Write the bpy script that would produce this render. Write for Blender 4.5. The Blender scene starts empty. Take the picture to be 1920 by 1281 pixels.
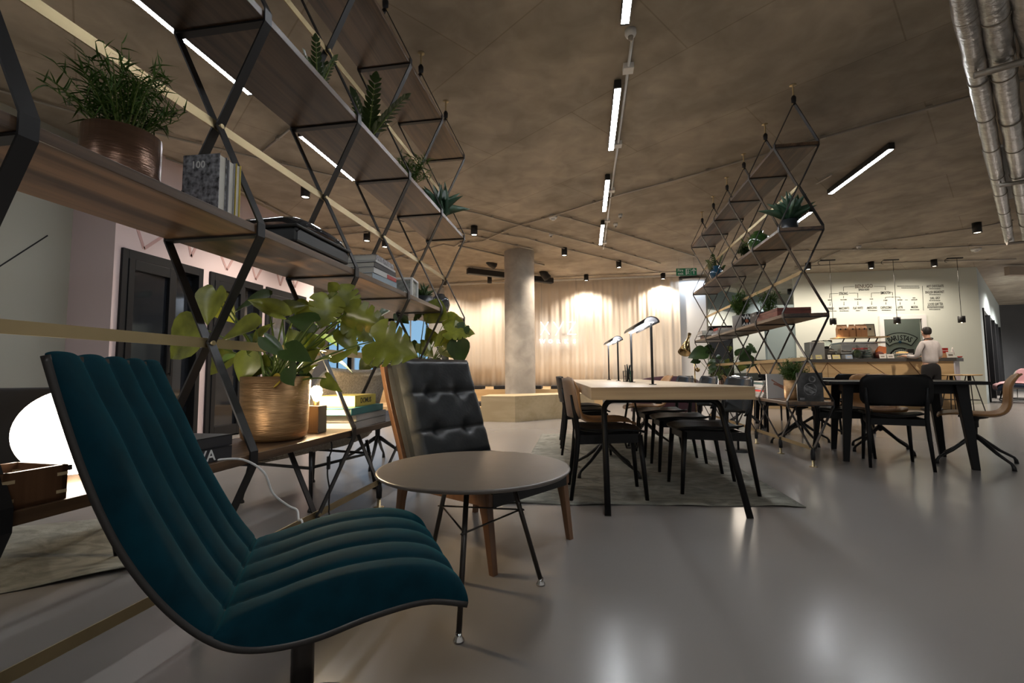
import bpy, math, random
from mathutils import Vector, Matrix, Euler
R = math.radians
PI = math.pi
rnd = random.Random(7)
C = bpy.context.scene.collection
scene = bpy.context.scene

# ------------------------------------------------------------------ camera
F_PX, PITCH, YAW, ROLL, CAMZ = 855.18, 0.0718, 0.1605, -0.0077, 0.841
CEIL = 3.544
cam_d = bpy.data.cameras.new('camera')
cam = bpy.data.objects.new('camera', cam_d)
C.objects.link(cam)
cam_d.sensor_fit = 'HORIZONTAL'
cam_d.sensor_width = 36.0
cam_d.lens = 36.0 * F_PX / 1920.0
cam_d.clip_start = 0.05
_f = Vector((-math.sin(YAW) * math.cos(PITCH), math.cos(YAW) * math.cos(PITCH), math.sin(PITCH)))
_r = Vector((math.cos(YAW), math.sin(YAW), 0))
_u = _r.cross(_f)
_M = Matrix((_r, _u, -_f)).transposed()
_M = _M @ Matrix.Rotation(ROLL, 3, 'Z')
cam.matrix_world = Matrix.Translation((0, 0, CAMZ)) @ _M.to_4x4()
scene.camera = cam

# ------------------------------------------------------------------ exposure, world
scene.view_settings.view_transform = 'Standard'
scene.view_settings.look = 'None'
scene.view_settings.gamma = 1.0
scene.view_settings.exposure = 0.8
scene.view_settings.use_curve_mapping = False
w = bpy.data.worlds.new('world'); scene.world = w
w.use_nodes = True
w.node_tree.nodes['Background'].inputs[0].default_value = (0.95, 0.90, 0.84, 1)
w.node_tree.nodes['Background'].inputs[1].default_value = 0.2

def lamp(kind, name, loc, power, color=(1, .86, .68), size=.05, spot=90, blend=.6, direction=(0, 0, -1), size_y=None, parent=None):
    d = bpy.data.lights.new(name, kind)
    d.energy = power; d.color = color
    if kind == 'AREA':
        d.size = size
        if size_y: d.shape = 'RECTANGLE'; d.size_y = size_y
    else:
        d.shadow_soft_size = size
    if kind == 'SPOT':
        d.spot_size = R(spot); d.spot_blend = blend
    o = bpy.data.objects.new(name, d); C.objects.link(o)
    o.rotation_euler = Vector(direction).to_track_quat('-Z', 'Y').to_euler()
    o.location = loc
    if parent:
        o.parent = parent
    return o

LINE_E = 54.0     # emission of the linear ceiling lights
WARM = (1.0, .86, .71)

# ------------------------------------------------------------------ pixel of the photo -> point of the place
def ray(x, y):
    a = (x - 960) / F_PX; b = (y - 640.5) / F_PX
    c, s = math.cos(-ROLL), math.sin(-ROLL)
    a, b = a * c - b * s, a * s + b * c
    cp, sp = math.cos(PITCH), math.sin(PITCH)
    yf = cp + b * sp; Z = sp - b * cp
    c, s = math.cos(YAW), math.sin(YAW)
    return a * c - yf * s, a * s + yf * c, Z
def at_z(x, y, h):
    r = ray(x, y); t = (h - CAMZ) / r[2]
    return Vector((r[0] * t, r[1] * t, h))
def at_y(x, y, Y):
    r = ray(x, y); t = Y / r[1]
    return Vector((r[0] * t, Y, CAMZ + r[2] * t))
def at_x(x, y, X):
    r = ray(x, y); t = X / r[0]
    return Vector((X, r[1] * t, CAMZ + r[2] * t))

# ------------------------------------------------------------------ materials
def mat(name, col, rough=.6, metal=0.0, noise=None, bump=None, emit=None, coat=0, sheen=0, trans=0, spec=.5, ior=1.45, alpha=None):
    """noise=(scale xyz, amount, detail) varies the colour; bump=(scale xyz, strength)"""
    m = bpy.data.materials.new(name); m.use_nodes = True
    nt = m.node_tree; b = nt.nodes['Principled BSDF']
    b.inputs['Base Color'].default_value = (*col, 1)
    b.inputs['Roughness'].default_value = rough
    b.inputs['Metallic'].default_value = metal
    b.inputs['Specular IOR Level'].default_value = spec
    b.inputs['IOR'].default_value = ior
    b.inputs['Coat Weight'].default_value = coat
    b.inputs['Coat Roughness'].default_value = .15
    b.inputs['Sheen Weight'].default_value = sheen
    b.inputs['Transmission Weight'].default_value = trans
    if alpha is not None: b.inputs['Alpha'].default_value = alpha
    if emit:
        b.inputs['Emission Color'].default_value = (*emit[0], 1)
        b.inputs['Emission Strength'].default_value = emit[1]
    if noise or bump:
        tc = nt.nodes.new('ShaderNodeTexCoord')
    def nz(sc, det=4, dist=0):
        mp = nt.nodes.new('ShaderNodeMapping'); mp.inputs['Scale'].default_value = sc
        nt.links.new(tc.outputs['Object'], mp.inputs['Vector'])
        n = nt.nodes.new('ShaderNodeTexNoise'); n.inputs['Scale'].default_value = 1
        n.inputs['Detail'].default_value = det; n.inputs['Distortion'].default_value = dist
        nt.links.new(mp.outputs[0], n.inputs['Vector'])
        return n
    if noise:
        n = nz(noise[0], noise[2] if len(noise) > 2 else 4, noise[3] if len(noise) > 3 else 0)
        cr = nt.nodes.new('ShaderNodeValToRGB')
        a = noise[1]
        cr.color_ramp.elements[0].position = .3; cr.color_ramp.elements[1].position = .7
        cr.color_ramp.elements[0].color = (*[max(0, c * (1 - a)) for c in col], 1)
        cr.color_ramp.elements[1].color = (*[min(1, c * (1 + a)) for c in col], 1)
        nt.links.new(n.outputs['Fac'], cr.inputs[0]); nt.links.new(cr.outputs[0], b.inputs['Base Color'])
    if bump:
        n = nz(bump[0], 3)
        bp = nt.nodes.new('ShaderNodeBump'); bp.inputs['Strength'].default_value = bump[1]
        bp.inputs['Distance'].default_value = .01
        nt.links.new(n.outputs['Fac'], bp.inputs['Height']); nt.links.new(bp.outputs[0], b.inputs['Normal'])
    return m

def concrete(name, col, joints=True):
    m = bpy.data.materials.new(name); m.use_nodes = True
    nt = m.node_tree; b = nt.nodes['Principled BSDF']; b.inputs['Roughness'].default_value = .85
    tc = nt.nodes.new('ShaderNodeTexCoord')
    def noise(s, d, dist=0.0):
        mp = nt.nodes.new('ShaderNodeMapping'); mp.inputs['Scale'].default_value = s
        nt.links.new(tc.outputs['Object'], mp.inputs['Vector'])
        n = nt.nodes.new('ShaderNodeTexNoise'); n.inputs['Scale'].default_value = 1; n.inputs['Detail'].default_value = d
        n.inputs['Distortion'].default_value = dist
        nt.links.new(mp.outputs[0], n.inputs['Vector']); return n
    n1 = noise((.8, .8, .8), 9, .7)
    r1 = nt.nodes.new('ShaderNodeValToRGB')
    for e, p, k in zip(r1.color_ramp.elements, (.34, .66), (.80, 1.17)):
        e.position = p; e.color = (*[c * k for c in col], 1)
    e = r1.color_ramp.elements.new(.5); e.color = (*col, 1)
    nt.links.new(n1.outputs['Fac'], r1.inputs[0])
    n2 = noise((3.5, 3.5, 3.5), 8, .5)
    r2 = nt.nodes.new('ShaderNodeValToRGB')
    for e, p, k in zip(r2.color_ramp.elements, (.3, .72), (.8, 1.2)):
        e.position = p; e.color = (k, k, k, 1)
    nt.links.new(n2.outputs['Fac'], r2.inputs[0])
    mx = nt.nodes.new('ShaderNodeMix'); mx.data_type = 'RGBA'; mx.blend_type = 'MULTIPLY'; mx.inputs[0].default_value = 1
    nt.links.new(r1.outputs[0], mx.inputs[6]); nt.links.new(r2.outputs[0], mx.inputs[7])
    out = mx.outputs[2]
    if joints:   # board joints of the formwork
        mp = nt.nodes.new('ShaderNodeMapping'); mp.inputs['Scale'].default_value = (1, 1, 1)
        mp.inputs['Rotation'].default_value = (0, 0, R(38)); mp.inputs['Location'].default_value = (.4, .2, 0)
        nt.links.new(tc.outputs['Object'], mp.inputs['Vector'])
        br = nt.nodes.new('ShaderNodeTexBrick'); br.inputs['Scale'].default_value = 1
        br.inputs['Brick Width'].default_value = 2.5; br.inputs['Row Height'].default_value = 1.25
        br.inputs['Mortar Size'].default_value = .008; br.inputs['Mortar Smooth'].default_value = .6
        br.inputs['Color1'].default_value = (1, 1, 1, 1); br.inputs['Color2'].default_value = (.9, .9, .9, 1)
        br.inputs['Mortar'].default_value = (.66, .64, .6, 1)
        nt.links.new(mp.outputs[0], br.inputs['Vector'])
        m2 = nt.nodes.new('ShaderNodeMix'); m2.data_type = 'RGBA'; m2.blend_type = 'MULTIPLY'; m2.inputs[0].default_value = .8
        nt.links.new(out, m2.inputs[6]); nt.links.new(br.outputs[0], m2.inputs[7]); out = m2.outputs[2]
    nt.links.new(out, b.inputs['Base Color'])
    bp = nt.nodes.new('ShaderNodeBump'); bp.inputs['Strength'].default_value = .15; bp.inputs['Distance'].default_value = .02
    nt.links.new(n2.outputs['Fac'], bp.inputs['Height']); nt.links.new(bp.outputs[0], b.inputs['Normal'])
    return m

def wood(name, c1, c2, axis='Y', rough=.4, ring=9.0, stretch=.35, coat=.15):
    m = bpy.data.materials.new(name); m.use_nodes = True
    nt = m.node_tree; b = nt.nodes['Principled BSDF']; b.inputs['Roughness'].default_value = rough
    b.inputs['Coat Weight'].default_value = coat; b.inputs['Coat Roughness'].default_value = .25
    tc = nt.nodes.new('ShaderNodeTexCoord'); mp = nt.nodes.new('ShaderNodeMapping')
    mp.inputs['Scale'].default_value = {'X': (stretch, ring, ring), 'Y': (ring, stretch, ring), 'Z': (ring, ring, stretch)}[axis]
    nt.links.new(tc.outputs['Object'], mp.inputs['Vector'])
    n = nt.nodes.new('ShaderNodeTexNoise'); n.inputs['Scale'].default_value = 1; n.inputs['Detail'].default_value = 6
    n.inputs['Distortion'].default_value = .9
    nt.links.new(mp.outputs[0], n.inputs['Vector'])
    mp2 = nt.nodes.new('ShaderNodeMapping')
    mp2.inputs['Scale'].default_value = {'X': (stretch * 4, ring * 9, ring * 9), 'Y': (ring * 9, stretch * 4, ring * 9), 'Z': (ring * 9, ring * 9, stretch * 4)}[axis]
    nt.links.new(tc.outputs['Object'], mp2.inputs['Vector'])
    n2 = nt.nodes.new('ShaderNodeTexNoise'); n2.inputs['Scale'].default_value = 1; n2.inputs['Detail'].default_value = 3
    nt.links.new(mp2.outputs[0], n2.inputs['Vector'])
    ad = nt.nodes.new('ShaderNodeMath'); ad.operation = 'MULTIPLY_ADD'; ad.inputs[1].default_value = .3
    nt.links.new(n2.outputs['Fac'], ad.inputs[0]); nt.links.new(n.outputs['Fac'], ad.inputs[2])
    cr = nt.nodes.new('ShaderNodeValToRGB')
    cr.color_ramp.elements[0].position = .52; cr.color_ramp.elements[0].color = (*c1, 1)
    cr.color_ramp.elements[1].position = .80; cr.color_ramp.elements[1].color = (*c2, 1)
    nt.links.new(ad.outputs[0], cr.inputs[0]); nt.links.new(cr.outputs[0], b.inputs['Base Color'])
    return m

M = {}
M['floor'] = mat('resin floor', (.245, .226, .212), .22, noise=((.35, .35, 1), .07, 3), bump=((2.5, 2.5, 1), .035), spec=.55)
M['ceiling'] = concrete('board marked concrete', (.355, .308, .245))
M['column'] = concrete('column concrete', (.40, .36, .31), False)
M['walnut'] = wood('walnut', (.035, .020, .012), (.145, .082, .043), 'Y', .38, 9, .55)
M['walnut_x'] = wood('walnut across', (.10, .045, .02), (.20, .10, .05), 'Z', .38, 8, .6)
M['steel'] = mat('black steel', (.036, .036, .038), .4, .6, spec=.4)
M['blackwood'] = mat('black stained ash', (.005, .005, .0055), .45, spec=.28, bump=((200, 200, 12), .05))
M['brass'] = mat('brass', (.43, .345, .20), .4, 1, noise=((3, 3, 3), .12))
M['brasslamp'] = mat('polished brass', (.45, .33, .16), .18, 1)
M['chrome'] = mat('chrome', (.5, .5, .5), .15, 1)
M['pink'] = mat('pink painted plaster', (.55, .45, .455), .8, bump=((30, 30, 30), .03))
M['mauve'] = mat('mauve zigzag paint', (.42, .27, .26), .8)
M['greywall'] = mat('sage grey plaster', (.36, .36, .315), .8)
M['mint'] = mat('mint painted plaster', (.68, .72, .65), .75)
M['teal_wall'] = mat('teal grey wall', (.26, .33, .34), .7)
M['darkwall'] = mat('charcoal wall', (.085, .088, .094), .8, noise=((.4, .4, .4), .35))
M['white'] = mat('white paint', (.75, .75, .74), .6)
M['ply'] = wood('birch plywood', (.46, .30, .14), (.60, .42, .22), 'X', .5, 2.5, .5)
M['plylight'] = wood('pale birch plywood', (.46, .35, .20), (.58, .46, .28), 'X', .5, 2.5, .5)
M['groove'] = mat('ply groove', (.14, .07, .03), .8)
M['oak'] = wood('pale oak', (.33, .215, .11), (.52, .37, .21), 'X', .42, 5, .35)
M['oaktop'] = wood('pale oak boards', (.52, .40, .27), (.64, .52, .37), 'Y', .36, 5, .3)
M['curtain'] = mat('linen curtain', (.80, .71, .60), .9, bump=((300, 300, 6), .2), sheen=.2)
M['black'] = mat('matt black', (.014, .014, .015), .5)
M['blackfab'] = mat('black felt', (.018, .017, .018), .95)
M['glass_dark'] = mat('dark glazing', (.012, .014, .018), .06, spec=.8)
M['frame_dark'] = mat('anthracite frame', (.009, .0095, .011), .45, spec=.25)
M['velvet'] = mat('teal velvet', (.0006, .021, .032), .85, sheen=.3, spec=.12, noise=((18, 18, 18), .25))
_b = M['velvet'].node_tree.nodes['Principled BSDF']
_b.inputs['Sheen Tint'].default_value = (.0, .28, .36, 1); _b.inputs['Sheen Roughness'].default_value = .35
M['shellback'] = mat('bronze shell', (.035, .032, .03), .35, .3)
M['leather'] = mat('black leather', (.017, .019, .021), .42, bump=((60, 60, 60), .12), noise=((5, 5, 5), .4))
M['tantop'] = mat('taupe linoleum', (.13, .112, .098), .34, noise=((20, 20, 20), .05))
M['bronze_tube'] = mat('bronze tube', (.05, .044, .04), .3, .7)
M['tanshell'] = mat('tan leather shell', (.38, .19, .072), .42, noise=((6, 6, 6), .2))
M['greyshell'] = mat('grey polished shell', (.035, .038, .04), .2, noise=((3, 3, 3), .1))
M['plum'] = mat('plum wool', (.085, .028, .042), .9, sheen=.3)
M['beige'] = mat('beige woven fabric', (.42, .37, .30), .95, bump=((260, 260, 260), .35), noise=((90, 90, 90), .3))
M['navy'] = mat('navy wool', (.03, .045, .085), .9, sheen=.2)
M['rose'] = mat('rose wool', (.42, .22, .22), .9)
M['silver'] = mat('foil ducting', (.48, .47, .45), .34, .95, bump=((26, 26, 26), .75), noise=((9, 9, 9), .2))
M['galv'] = mat('galvanised conduit', (.34, .31, .27), .4, .5)
M['goldpot'] = mat('gold glazed pot', (.40, .235, .11), .36, .7, noise=((10, 10, 90), .28, 8), bump=((24, 24, 220), .22))
M['copperpot'] = mat('copper glazed pot', (.135, .072, .044), .3, .6, noise=((10, 10, 70), .28, 8), bump=((24, 24, 200), .16))
M['greypot'] = mat('stone grey pot', (.25, .23, .21), .6)
M['darkpot'] = mat('dark pot', (.02, .024, .028), .3)
M['soil'] = mat('soil', (.03, .02, .012), .95)
M['leaf'] = mat('glossy leaf', (.20, .225, .032), .3, noise=((11, 11, 11), .5), spec=.7)
M['leafdark'] = mat('deep green leaf', (.04, .075, .02), .32, noise=((7, 7, 7), .3))
M['leaffine'] = mat('fine green leaf', (.06, .13, .02), .5, noise=((8, 8, 8), .3))
M['leafblue'] = mat('blue green leaf', (.035, .085, .05), .4)
M['leafyellow'] = mat('yellowed leaf', (.38, .28, .03), .5)
M['stem'] = mat('leaf stem', (.11, .16, .03), .5)
M['tealglaze'] = mat('blue glazed vase', (.01, .05, .09), .08, coat=.6)
M['greenglaze'] = mat('green glazed vase', (.02, .07, .012), .06, coat=.8)
M['paper'] = mat('book paper', (.68, .66, .60), .85, bump=((2, 2, 900), .3))
M['globe'] = mat('opal glass lamp', (.9, .88, .84), .4, emit=((1, .86, .70), 7.0))
M['bulb'] = mat('lit bulb', (1, .9, .7), .3, emit=((1, .74, .42), 160.0))
M['linelight'] = mat('linear light diffuser', (.9, .9, .9), .5, emit=((.93, .97, 1.0), LINE_E))
M['spotlit'] = mat('lit downlight', (.9, .85, .75), .5, emit=((1, .86, .66), 9.0))
M['neon'] = mat('neon tube', (.9, .95, 1), .4, emit=((.80, .90, 1.0), 3.6))
M['deskled'] = mat('desk lamp strip', (.9, .95, 1), .4, emit=((.95, .96, 1.0), 18.0))
M['exit_green'] = mat('exit sign green', (.01, .14, .06), .5, emit=((.01, .20, .09), .06))
M['ink'] = mat('black lettering', (.02, .02, .02), .7)
M['skin'] = mat('skin', (.52, .30, .21), .55)
M['shirt'] = mat('pale grey shirt', (.50, .46, .45), .85, noise=((14, 14, 5), .12), bump=((16, 16, 7), .5))
M['trousers'] = mat('black trousers', (.012, .011, .012), .9)
M['hair'] = mat('dark hair', (.014, .010, .008), .55, bump=((90, 90, 30), .4))
M['kraft'] = mat('kraft paper', (.42, .23, .12), .8)
M['steelbright'] = mat('brushed steel', (.42, .42, .41), .3, .9)
M['glassclear'] = mat('clear glass', (.85, .9, .9), .03, trans=1.0)
M['rug'] = mat('faded grey green rug', (.225, .22, .19), .98, noise=((5, 9, 1), .38, 12, 1.5), bump=((170, 60, 10), .5))
M['bluewindow'] = mat('blue lit window', (.05, .1, .15), .1, emit=((.28, .52, .78), .5))

# ------------------------------------------------------------------ mesh helper
class MB:
    def __init__(s):
        s.v = []; s.f = []; s.mi = []; s.sm = []
    def add(s, vs, fs, mi=0, smooth=False):
        o = len(s.v)
        s.v += [tuple(v) for v in vs]
        for f in fs:
            s.f.append(tuple(i + o for i in f)); s.mi.append(mi); s.sm.append(smooth)
        return s
    def box(s, c, d, rz=0, rot=None, mi=0, taper=1.0):
        hx, hy, hz = d[0] / 2, d[1] / 2, d[2] / 2
        m = (Euler(rot).to_matrix() if rot else Matrix.Rotation(rz, 3, 'Z'))
        vs = []
        for z in (-hz, hz):
            k = taper if z > 0 else 1
            for x, y in ((-hx, -hy), (hx, -hy), (hx, hy), (-hx, hy)):
                p = m @ Vector((x * k, y * k, z)); vs.append((p.x + c[0], p.y + c[1], p.z + c[2]))
        return s.add(vs, [(0, 3, 2, 1), (4, 5, 6, 7), (0, 1, 5, 4), (1, 2, 6, 5), (2, 3, 7, 6), (3, 0, 4, 7)], mi)
    def b2(s, p0, p1, mi=0):
        return s.box([(a + b) / 2 for a, b in zip(p0, p1)], [abs(b - a) for a, b in zip(p0, p1)], mi=mi)
    def tube(s, pts, r, n=8, cap=True, mi=0, smooth=True):
        pts = [Vector(p) for p in pts]; rs = r if isinstance(r, (list, tuple)) else [r] * len(pts)
        vs = []; prev = None
        for i, p in enumerate(pts):
            t = (pts[min(i + 1, len(pts) - 1)] - pts[max(i - 1, 0)])
            if t.length < 1e-9: t = Vector((0, 0, 1))
            t.normalize()
            if prev is None:
                a = Vector((0, 0, 1)) if abs(t.z) < .9 else Vector((1, 0, 0))
                u = t.cross(a).normalized()
            else:
                u = (prev - t * prev.dot(t)).normalized()
            prev = u; v = t.cross(u)
            for k in range(n):
                a = 2 * PI * k / n
                vs.append(p + (u * math.cos(a) + v * math.sin(a)) * rs[i])
        fs = []
        for i in range(len(pts) - 1):
            for k in range(n):
                fs.append((i * n + k, i * n + (k + 1) % n, (i + 1) * n + (k + 1) % n, (i + 1) * n + k))
        o = len(s.v); s.add(vs, fs, mi, smooth)
        if cap:
            s.f.append(tuple(o + k for k in reversed(range(n)))); s.mi.append(mi); s.sm.append(False)
            s.f.append(tuple(o + (len(pts) - 1) * n + k for k in range(n))); s.mi.append(mi); s.sm.append(False)
        return s
    def lathe(s, prof, c=(0, 0, 0), n=28, mi=0, smooth=True, axis=None):
        m = Vector(axis).to_track_quat('Z', 'Y').to_matrix() if axis else Matrix.Identity(3)
        vs = []
        for (r, z) in prof:
            for k in range(n):
                a = 2 * PI * k / n
                p = m @ Vector((r * math.cos(a), r * math.sin(a), z)); vs.append((p.x + c[0], p.y + c[1], p.z + c[2]))
        fs = [(i * n + k, i * n + (k + 1) % n, (i + 1) * n + (k + 1) % n, (i + 1) * n + k) for i in range(len(prof) - 1) for k in range(n)]
        return s.add(vs, fs, mi, smooth)
    def ell(s, c, r, n=14, mi=0):
        rx, ry, rz = (r, r, r) if isinstance(r, (int, float)) else r
        m = n // 2
        vs = []
        for i in range(m + 1):
            t = PI * i / m - PI / 2
            for k in range(n):
                a = 2 * PI * k / n
                vs.append((c[0] + rx * math.cos(t) * math.cos(a), c[1] + ry * math.cos(t) * math.sin(a), c[2] + rz * math.sin(t)))
        fs = [(i * n + k, i * n + (k + 1) % n, (i + 1) * n + (k + 1) % n, (i + 1) * n + k) for i in range(m) for k in range(n)]
        return s.add(vs, fs, mi, True)
    def strap(s, pts, width, thick, wdir=(0, 1, 0), mi=0):
        """flat bar following pts, its wide side along wdir"""
        W = Vector(wdir).normalized(); pts = [Vector(p) for p in pts]; vs = []
        for i, p in enumerate(pts):
            a = (p - pts[i - 1]).normalized() if i else None
            b = (pts[i + 1] - p).normalized() if i < len(pts) - 1 else None
            t = ((a or b) + (b or a)).normalized()
            nrm = t.cross(W).normalized()
            k = 1 / max(.5, t.dot(b or a))
            for q in ((-1, -1), (1, -1), (1, 1), (-1, 1)):
                vs.append(p + W * q[0] * width / 2 + nrm * q[1] * thick / 2 * k)
        fs = []
        for i in range(len(pts) - 1):
            for k in range(4):
                fs.append((i * 4 + k, i * 4 + (k + 1) % 4, (i + 1) * 4 + (k + 1) % 4, (i + 1) * 4 + k))
        fs.append((3, 2, 1, 0)); e = (len(pts) - 1) * 4; fs.append((e, e + 1, e + 2, e + 3))
        return s.add(vs, fs, mi)
    def grid(s, rows, mi=0, smooth=True, close=False):
        n = len(rows[0]); vs = [p for r in rows for p in r]; fs = []
        for i in range(len(rows) - 1):
            for k in range(n - 1 + (1 if close else 0)):
                fs.append((i * n + k, i * n + (k + 1) % n, (i + 1) * n + (k + 1) % n, (i + 1) * n + k))
        return s.add(vs, fs, mi, smooth)
    def prism(s, poly, z0, z1, mi=0):
        n = len(poly)
        vs = [(x, y, z0) for x, y in poly] + [(x, y, z1) for x, y in poly]
        fs = [tuple(reversed(range(n))), tuple(range(n, 2 * n))] + [(k, (k + 1) % n, n + (k + 1) % n, n + k) for k in range(n)]
        return s.add(vs, fs, mi)
    def build(s, name, m, parent=None, bevel=0, sub=0, solid=0, offset=-1, loc=None, rz=0, xf=None, bseg=2):
        me = bpy.data.meshes.new(name)
        vs = s.v
        if xf: vs = [tuple(xf @ Vector(v)) for v in vs]
        me.from_pydata(vs, [], s.f)
        ms = m if isinstance(m, (list, tuple)) else [m]
        for x in ms: me.materials.append(x)
        me.polygons.foreach_set('material_index', s.mi); me.polygons.foreach_set('use_smooth', s.sm)
        me.update()
        o = bpy.data.objects.new(name, me); C.objects.link(o)
        if parent: o.parent = parent
        if loc: o.location = loc
        if rz: o.rotation_euler.z = rz
        if solid:
            d = o.modifiers.new('solid', 'SOLIDIFY'); d.thickness = solid; d.offset = offset
        if bevel:
            d = o.modifiers.new('bevel', 'BEVEL'); d.width = bevel; d.segments = bseg; d.limit_method = 'ANGLE'; d.angle_limit = R(40)
        if sub:
            d = o.modifiers.new('sub', 'SUBSURF'); d.levels = sub; d.render_levels = sub
        return o

def tag(o, label=None, cat=None, group=None, kind=None):
    if label: o['label'] = label
    if cat: o['category'] = cat
    if group: o['group'] = group
    if kind: o['kind'] = kind
    return o
def thing(name, label, cat, loc=(0, 0, 0), rz=0, group=None):
    o = bpy.data.objects.new(name, None); C.objects.link(o)
    o.empty_display_size = .1
    o.location = loc; o.rotation_euler.z = rz
    return tag(o, label, cat, group)
def children(o): return [x for x in scene.objects if x.parent == o]
def dup(root, loc, rz, label, group=None, s=None):
    kids = {}
    for x in scene.objects:
        if x.parent: kids.setdefault(x.parent.name, []).append(x)
    def rec(o, parent):
        c = o.copy(); C.objects.link(c)
        if parent: c.parent = parent
        for k in kids.get(o.name, []): rec(k, c)
        return c
    r = rec(root, None)
    r.location = loc; r.rotation_euler.z = rz; r['label'] = label
    if s: r.scale = (s, s, s)
    if group: r['group'] = group
    return r
def struct(name, mb, m, **k):
    o = mb.build(name, m, **k); o['kind'] = 'structure'; return o
def text(body, size, m, parent, name='lettering', loc=(0, 0, 0), rot=(PI / 2, 0, 0), align='CENTER', ext=.002, sx=1.0):
    cu = bpy.data.curves.new(name, 'FONT'); cu.body = body; cu.size = size; cu.align_x = align; cu.extrude = ext
    cu.resolution_u = 2; cu.offset = size * .012
    t = bpy.data.objects.new(name + '_tmp', cu); C.objects.link(t)
    dg = bpy.context.evaluated_depsgraph_get()
    me = bpy.data.meshes.new_from_object(t.evaluated_get(dg))
    bpy.data.objects.remove(t); bpy.data.curves.remove(cu)
    me.materials.clear(); me.materials.append(m)
    o = bpy.data.objects.new(name, me); C.objects.link(o)
    o.location = loc; o.rotation_euler = rot; o.scale = (sx, 1, 1)
    if parent: o.parent = parent
    return o
# ================================================================== THE SETTING
struct('floor', MB().b2((-12, -7, -.1), (22, 26, 0)), M['floor'])
struct('ceiling', MB().b2((-12, -7, CEIL), (22, 26, CEIL + .25)), M['ceiling'])
WX = -5.05
# pink wall with three dark door openings
wl = MB()
D = [(4.20, 5.28), (5.40, 6.42), (6.51, 7.55)]
ys = 4.13
for a, b_ in D:
    wl.b2((WX - .2, ys, 0), (WX, a, 2.275)); ys = b_
wl.b2((WX - .2, ys, 0), (WX, 7.81, 2.275))
wl.b2((WX - .2, 4.13, 2.275), (WX, 7.81, CEIL))
wl.b2((-9.5, 7.61, 0), (WX - .2, 7.81, CEIL))       # return at the far end
wl.b2((-5.62, 4.13, 0), (WX - .2, 4.33, CEIL))      # reveal towards the sage wall
# painted zigzag line above the doors
zz = [(4.20, 2.95), (4.46, 2.33), (4.98, 2.82), (5.10, 2.40), (5.34, 2.95), (5.70, 2.36), (6.02, 2.92), (6.28, 2.34), (6.62, 2.88), (6.86, 2.36), (7.05, 2.82), (7.25, 2.40), (7.50, 2.85)]
for (y0, z0), (y1, z1) in zip(zz, zz[1:]):
    wl.strap([(WX + .002, y0, z0), (WX + .002, y1, z1)], .004, .035, (1, 0, 0), mi=1)
struct('wall_left', wl, [M['pink'], M['mauve']])
# sage wall, set back, with a folding line
wg = MB()
wg.b2((-5.9, -6, 0), (-5.62, 4.33, CEIL))
wg.strap([(-5.617, 2.6, .9), (-5.617, 3.9, 2.35)], .003, .012, (1, 0, 0), mi=1)
struct('wall_far_left', wg, [M['greywall'], M['frame_dark']])
fr = MB()
fr.b2((-5.62, 3.3, 3.30), (-5.58, 4.12, 3.42)); fr.b2((-5.62, 4.03, 3.02), (-5.58, 4.12, 3.42))
struct('trim_1', fr, M['frame_dark'])
for i, (a, b_) in enumerate(D):
    d = thing('door_%d' % (i + 1), None, None, (WX, a, 0)); d['kind'] = 'structure'
    W = b_ - a
    m = MB()
    m.b2((-.14, 0, 0), (.03, .07, 2.275)); m.b2((-.14, W - .07, 0), (.03, W, 2.275)); m.b2((-.14, .07, 2.17), (.03, W - .07, 2.275))
    m.b2((-.14, W * .60, 0), (.02, W * .64, 2.17))
    m.build('door_frame', M['frame_dark'], d, bevel=.004)
    m = MB(); m.b2((-.06, .07, .02), (.04, .14, 2.17)); m.b2((-.06, W * .6 - .07, .02), (.04, W * .6, 2.17)); m.b2((-.06, .14, 2.05), (.04, W * .6 - .07, 2.168)); m.b2((-.06, .14, .02), (.04, W * .6 - .07, .16))
    leaf = m.build('door_leaf', M['frame_dark'], d, bevel=.004)
    MB().b2((-.02, .13, .16), (.0, W * .6 - .06, 2.06)).build('pane', M['glass_dark'], leaf)
    MB().b2((-.1, W * .64, .02), (-.08, W - .06, 2.18)).build('side_light', M['glass_dark'], d)
    m = MB(); m.tube([(.07, W * .6 - .035, .85), (.07, W * .6 - .035, 1.25)], .011); m.tube([(.04, W * .6 - .035, .88), (.07, W * .6 - .035, .88)], .008); m.tube([(.04, W * .6 - .035, 1.22), (.07, W * .6 - .035, 1.22)], .008)
    m.build('door_handle', M['steel'], leaf)
# dark room behind the doors
struct('wall_behind_doors', MB().b2((-6.4, 4.4, 0), (-6.3, 7.6, 3.0)), M['darkwall'])
# back wall behind the curtain with blue lit windows
wb = MB()
YB = 13.5
wb.b2((-12, YB, 0), (-8.2, YB + .2, CEIL)); wb.b2((-8.2, YB, 2.62), (-4.75, YB + .2, CEIL)); wb.b2((-8.2, YB, 0), (-4.75, YB + .2, .45))
wb.b2((-4.75, YB, 0), (3.2, YB + .2, CEIL))
struct('wall_back', wb, M['white'])
for i, (a, b_) in enumerate([(-8.2, -7.45), (-7.3, -6.1), (-5.95, -4.75)]):
    d = thing('window_%d' % (i + 1), None, None, (a, YB, .45)); d['kind'] = 'structure'
    W = b_ - a; m = MB()
    m.b2((-.04, -.03, 0), (.04, .1, 2.17)); m.b2((W - .04, -.03, 0), (W + .06, .1, 2.17)); m.b2((-.04, -.03, 2.09), (W + .06, .1, 2.17)); m.b2((W * .45, -.02, 0), (W * .45 + .03, .1, 2.17))
    m.build('window_frame', M['white'] if i else M['frame_dark'], d)
    m = MB(); m.b2((0, .04, 0), (W, .05, 2.12)); m.build('pane', M['bluewindow'], d)
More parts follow.
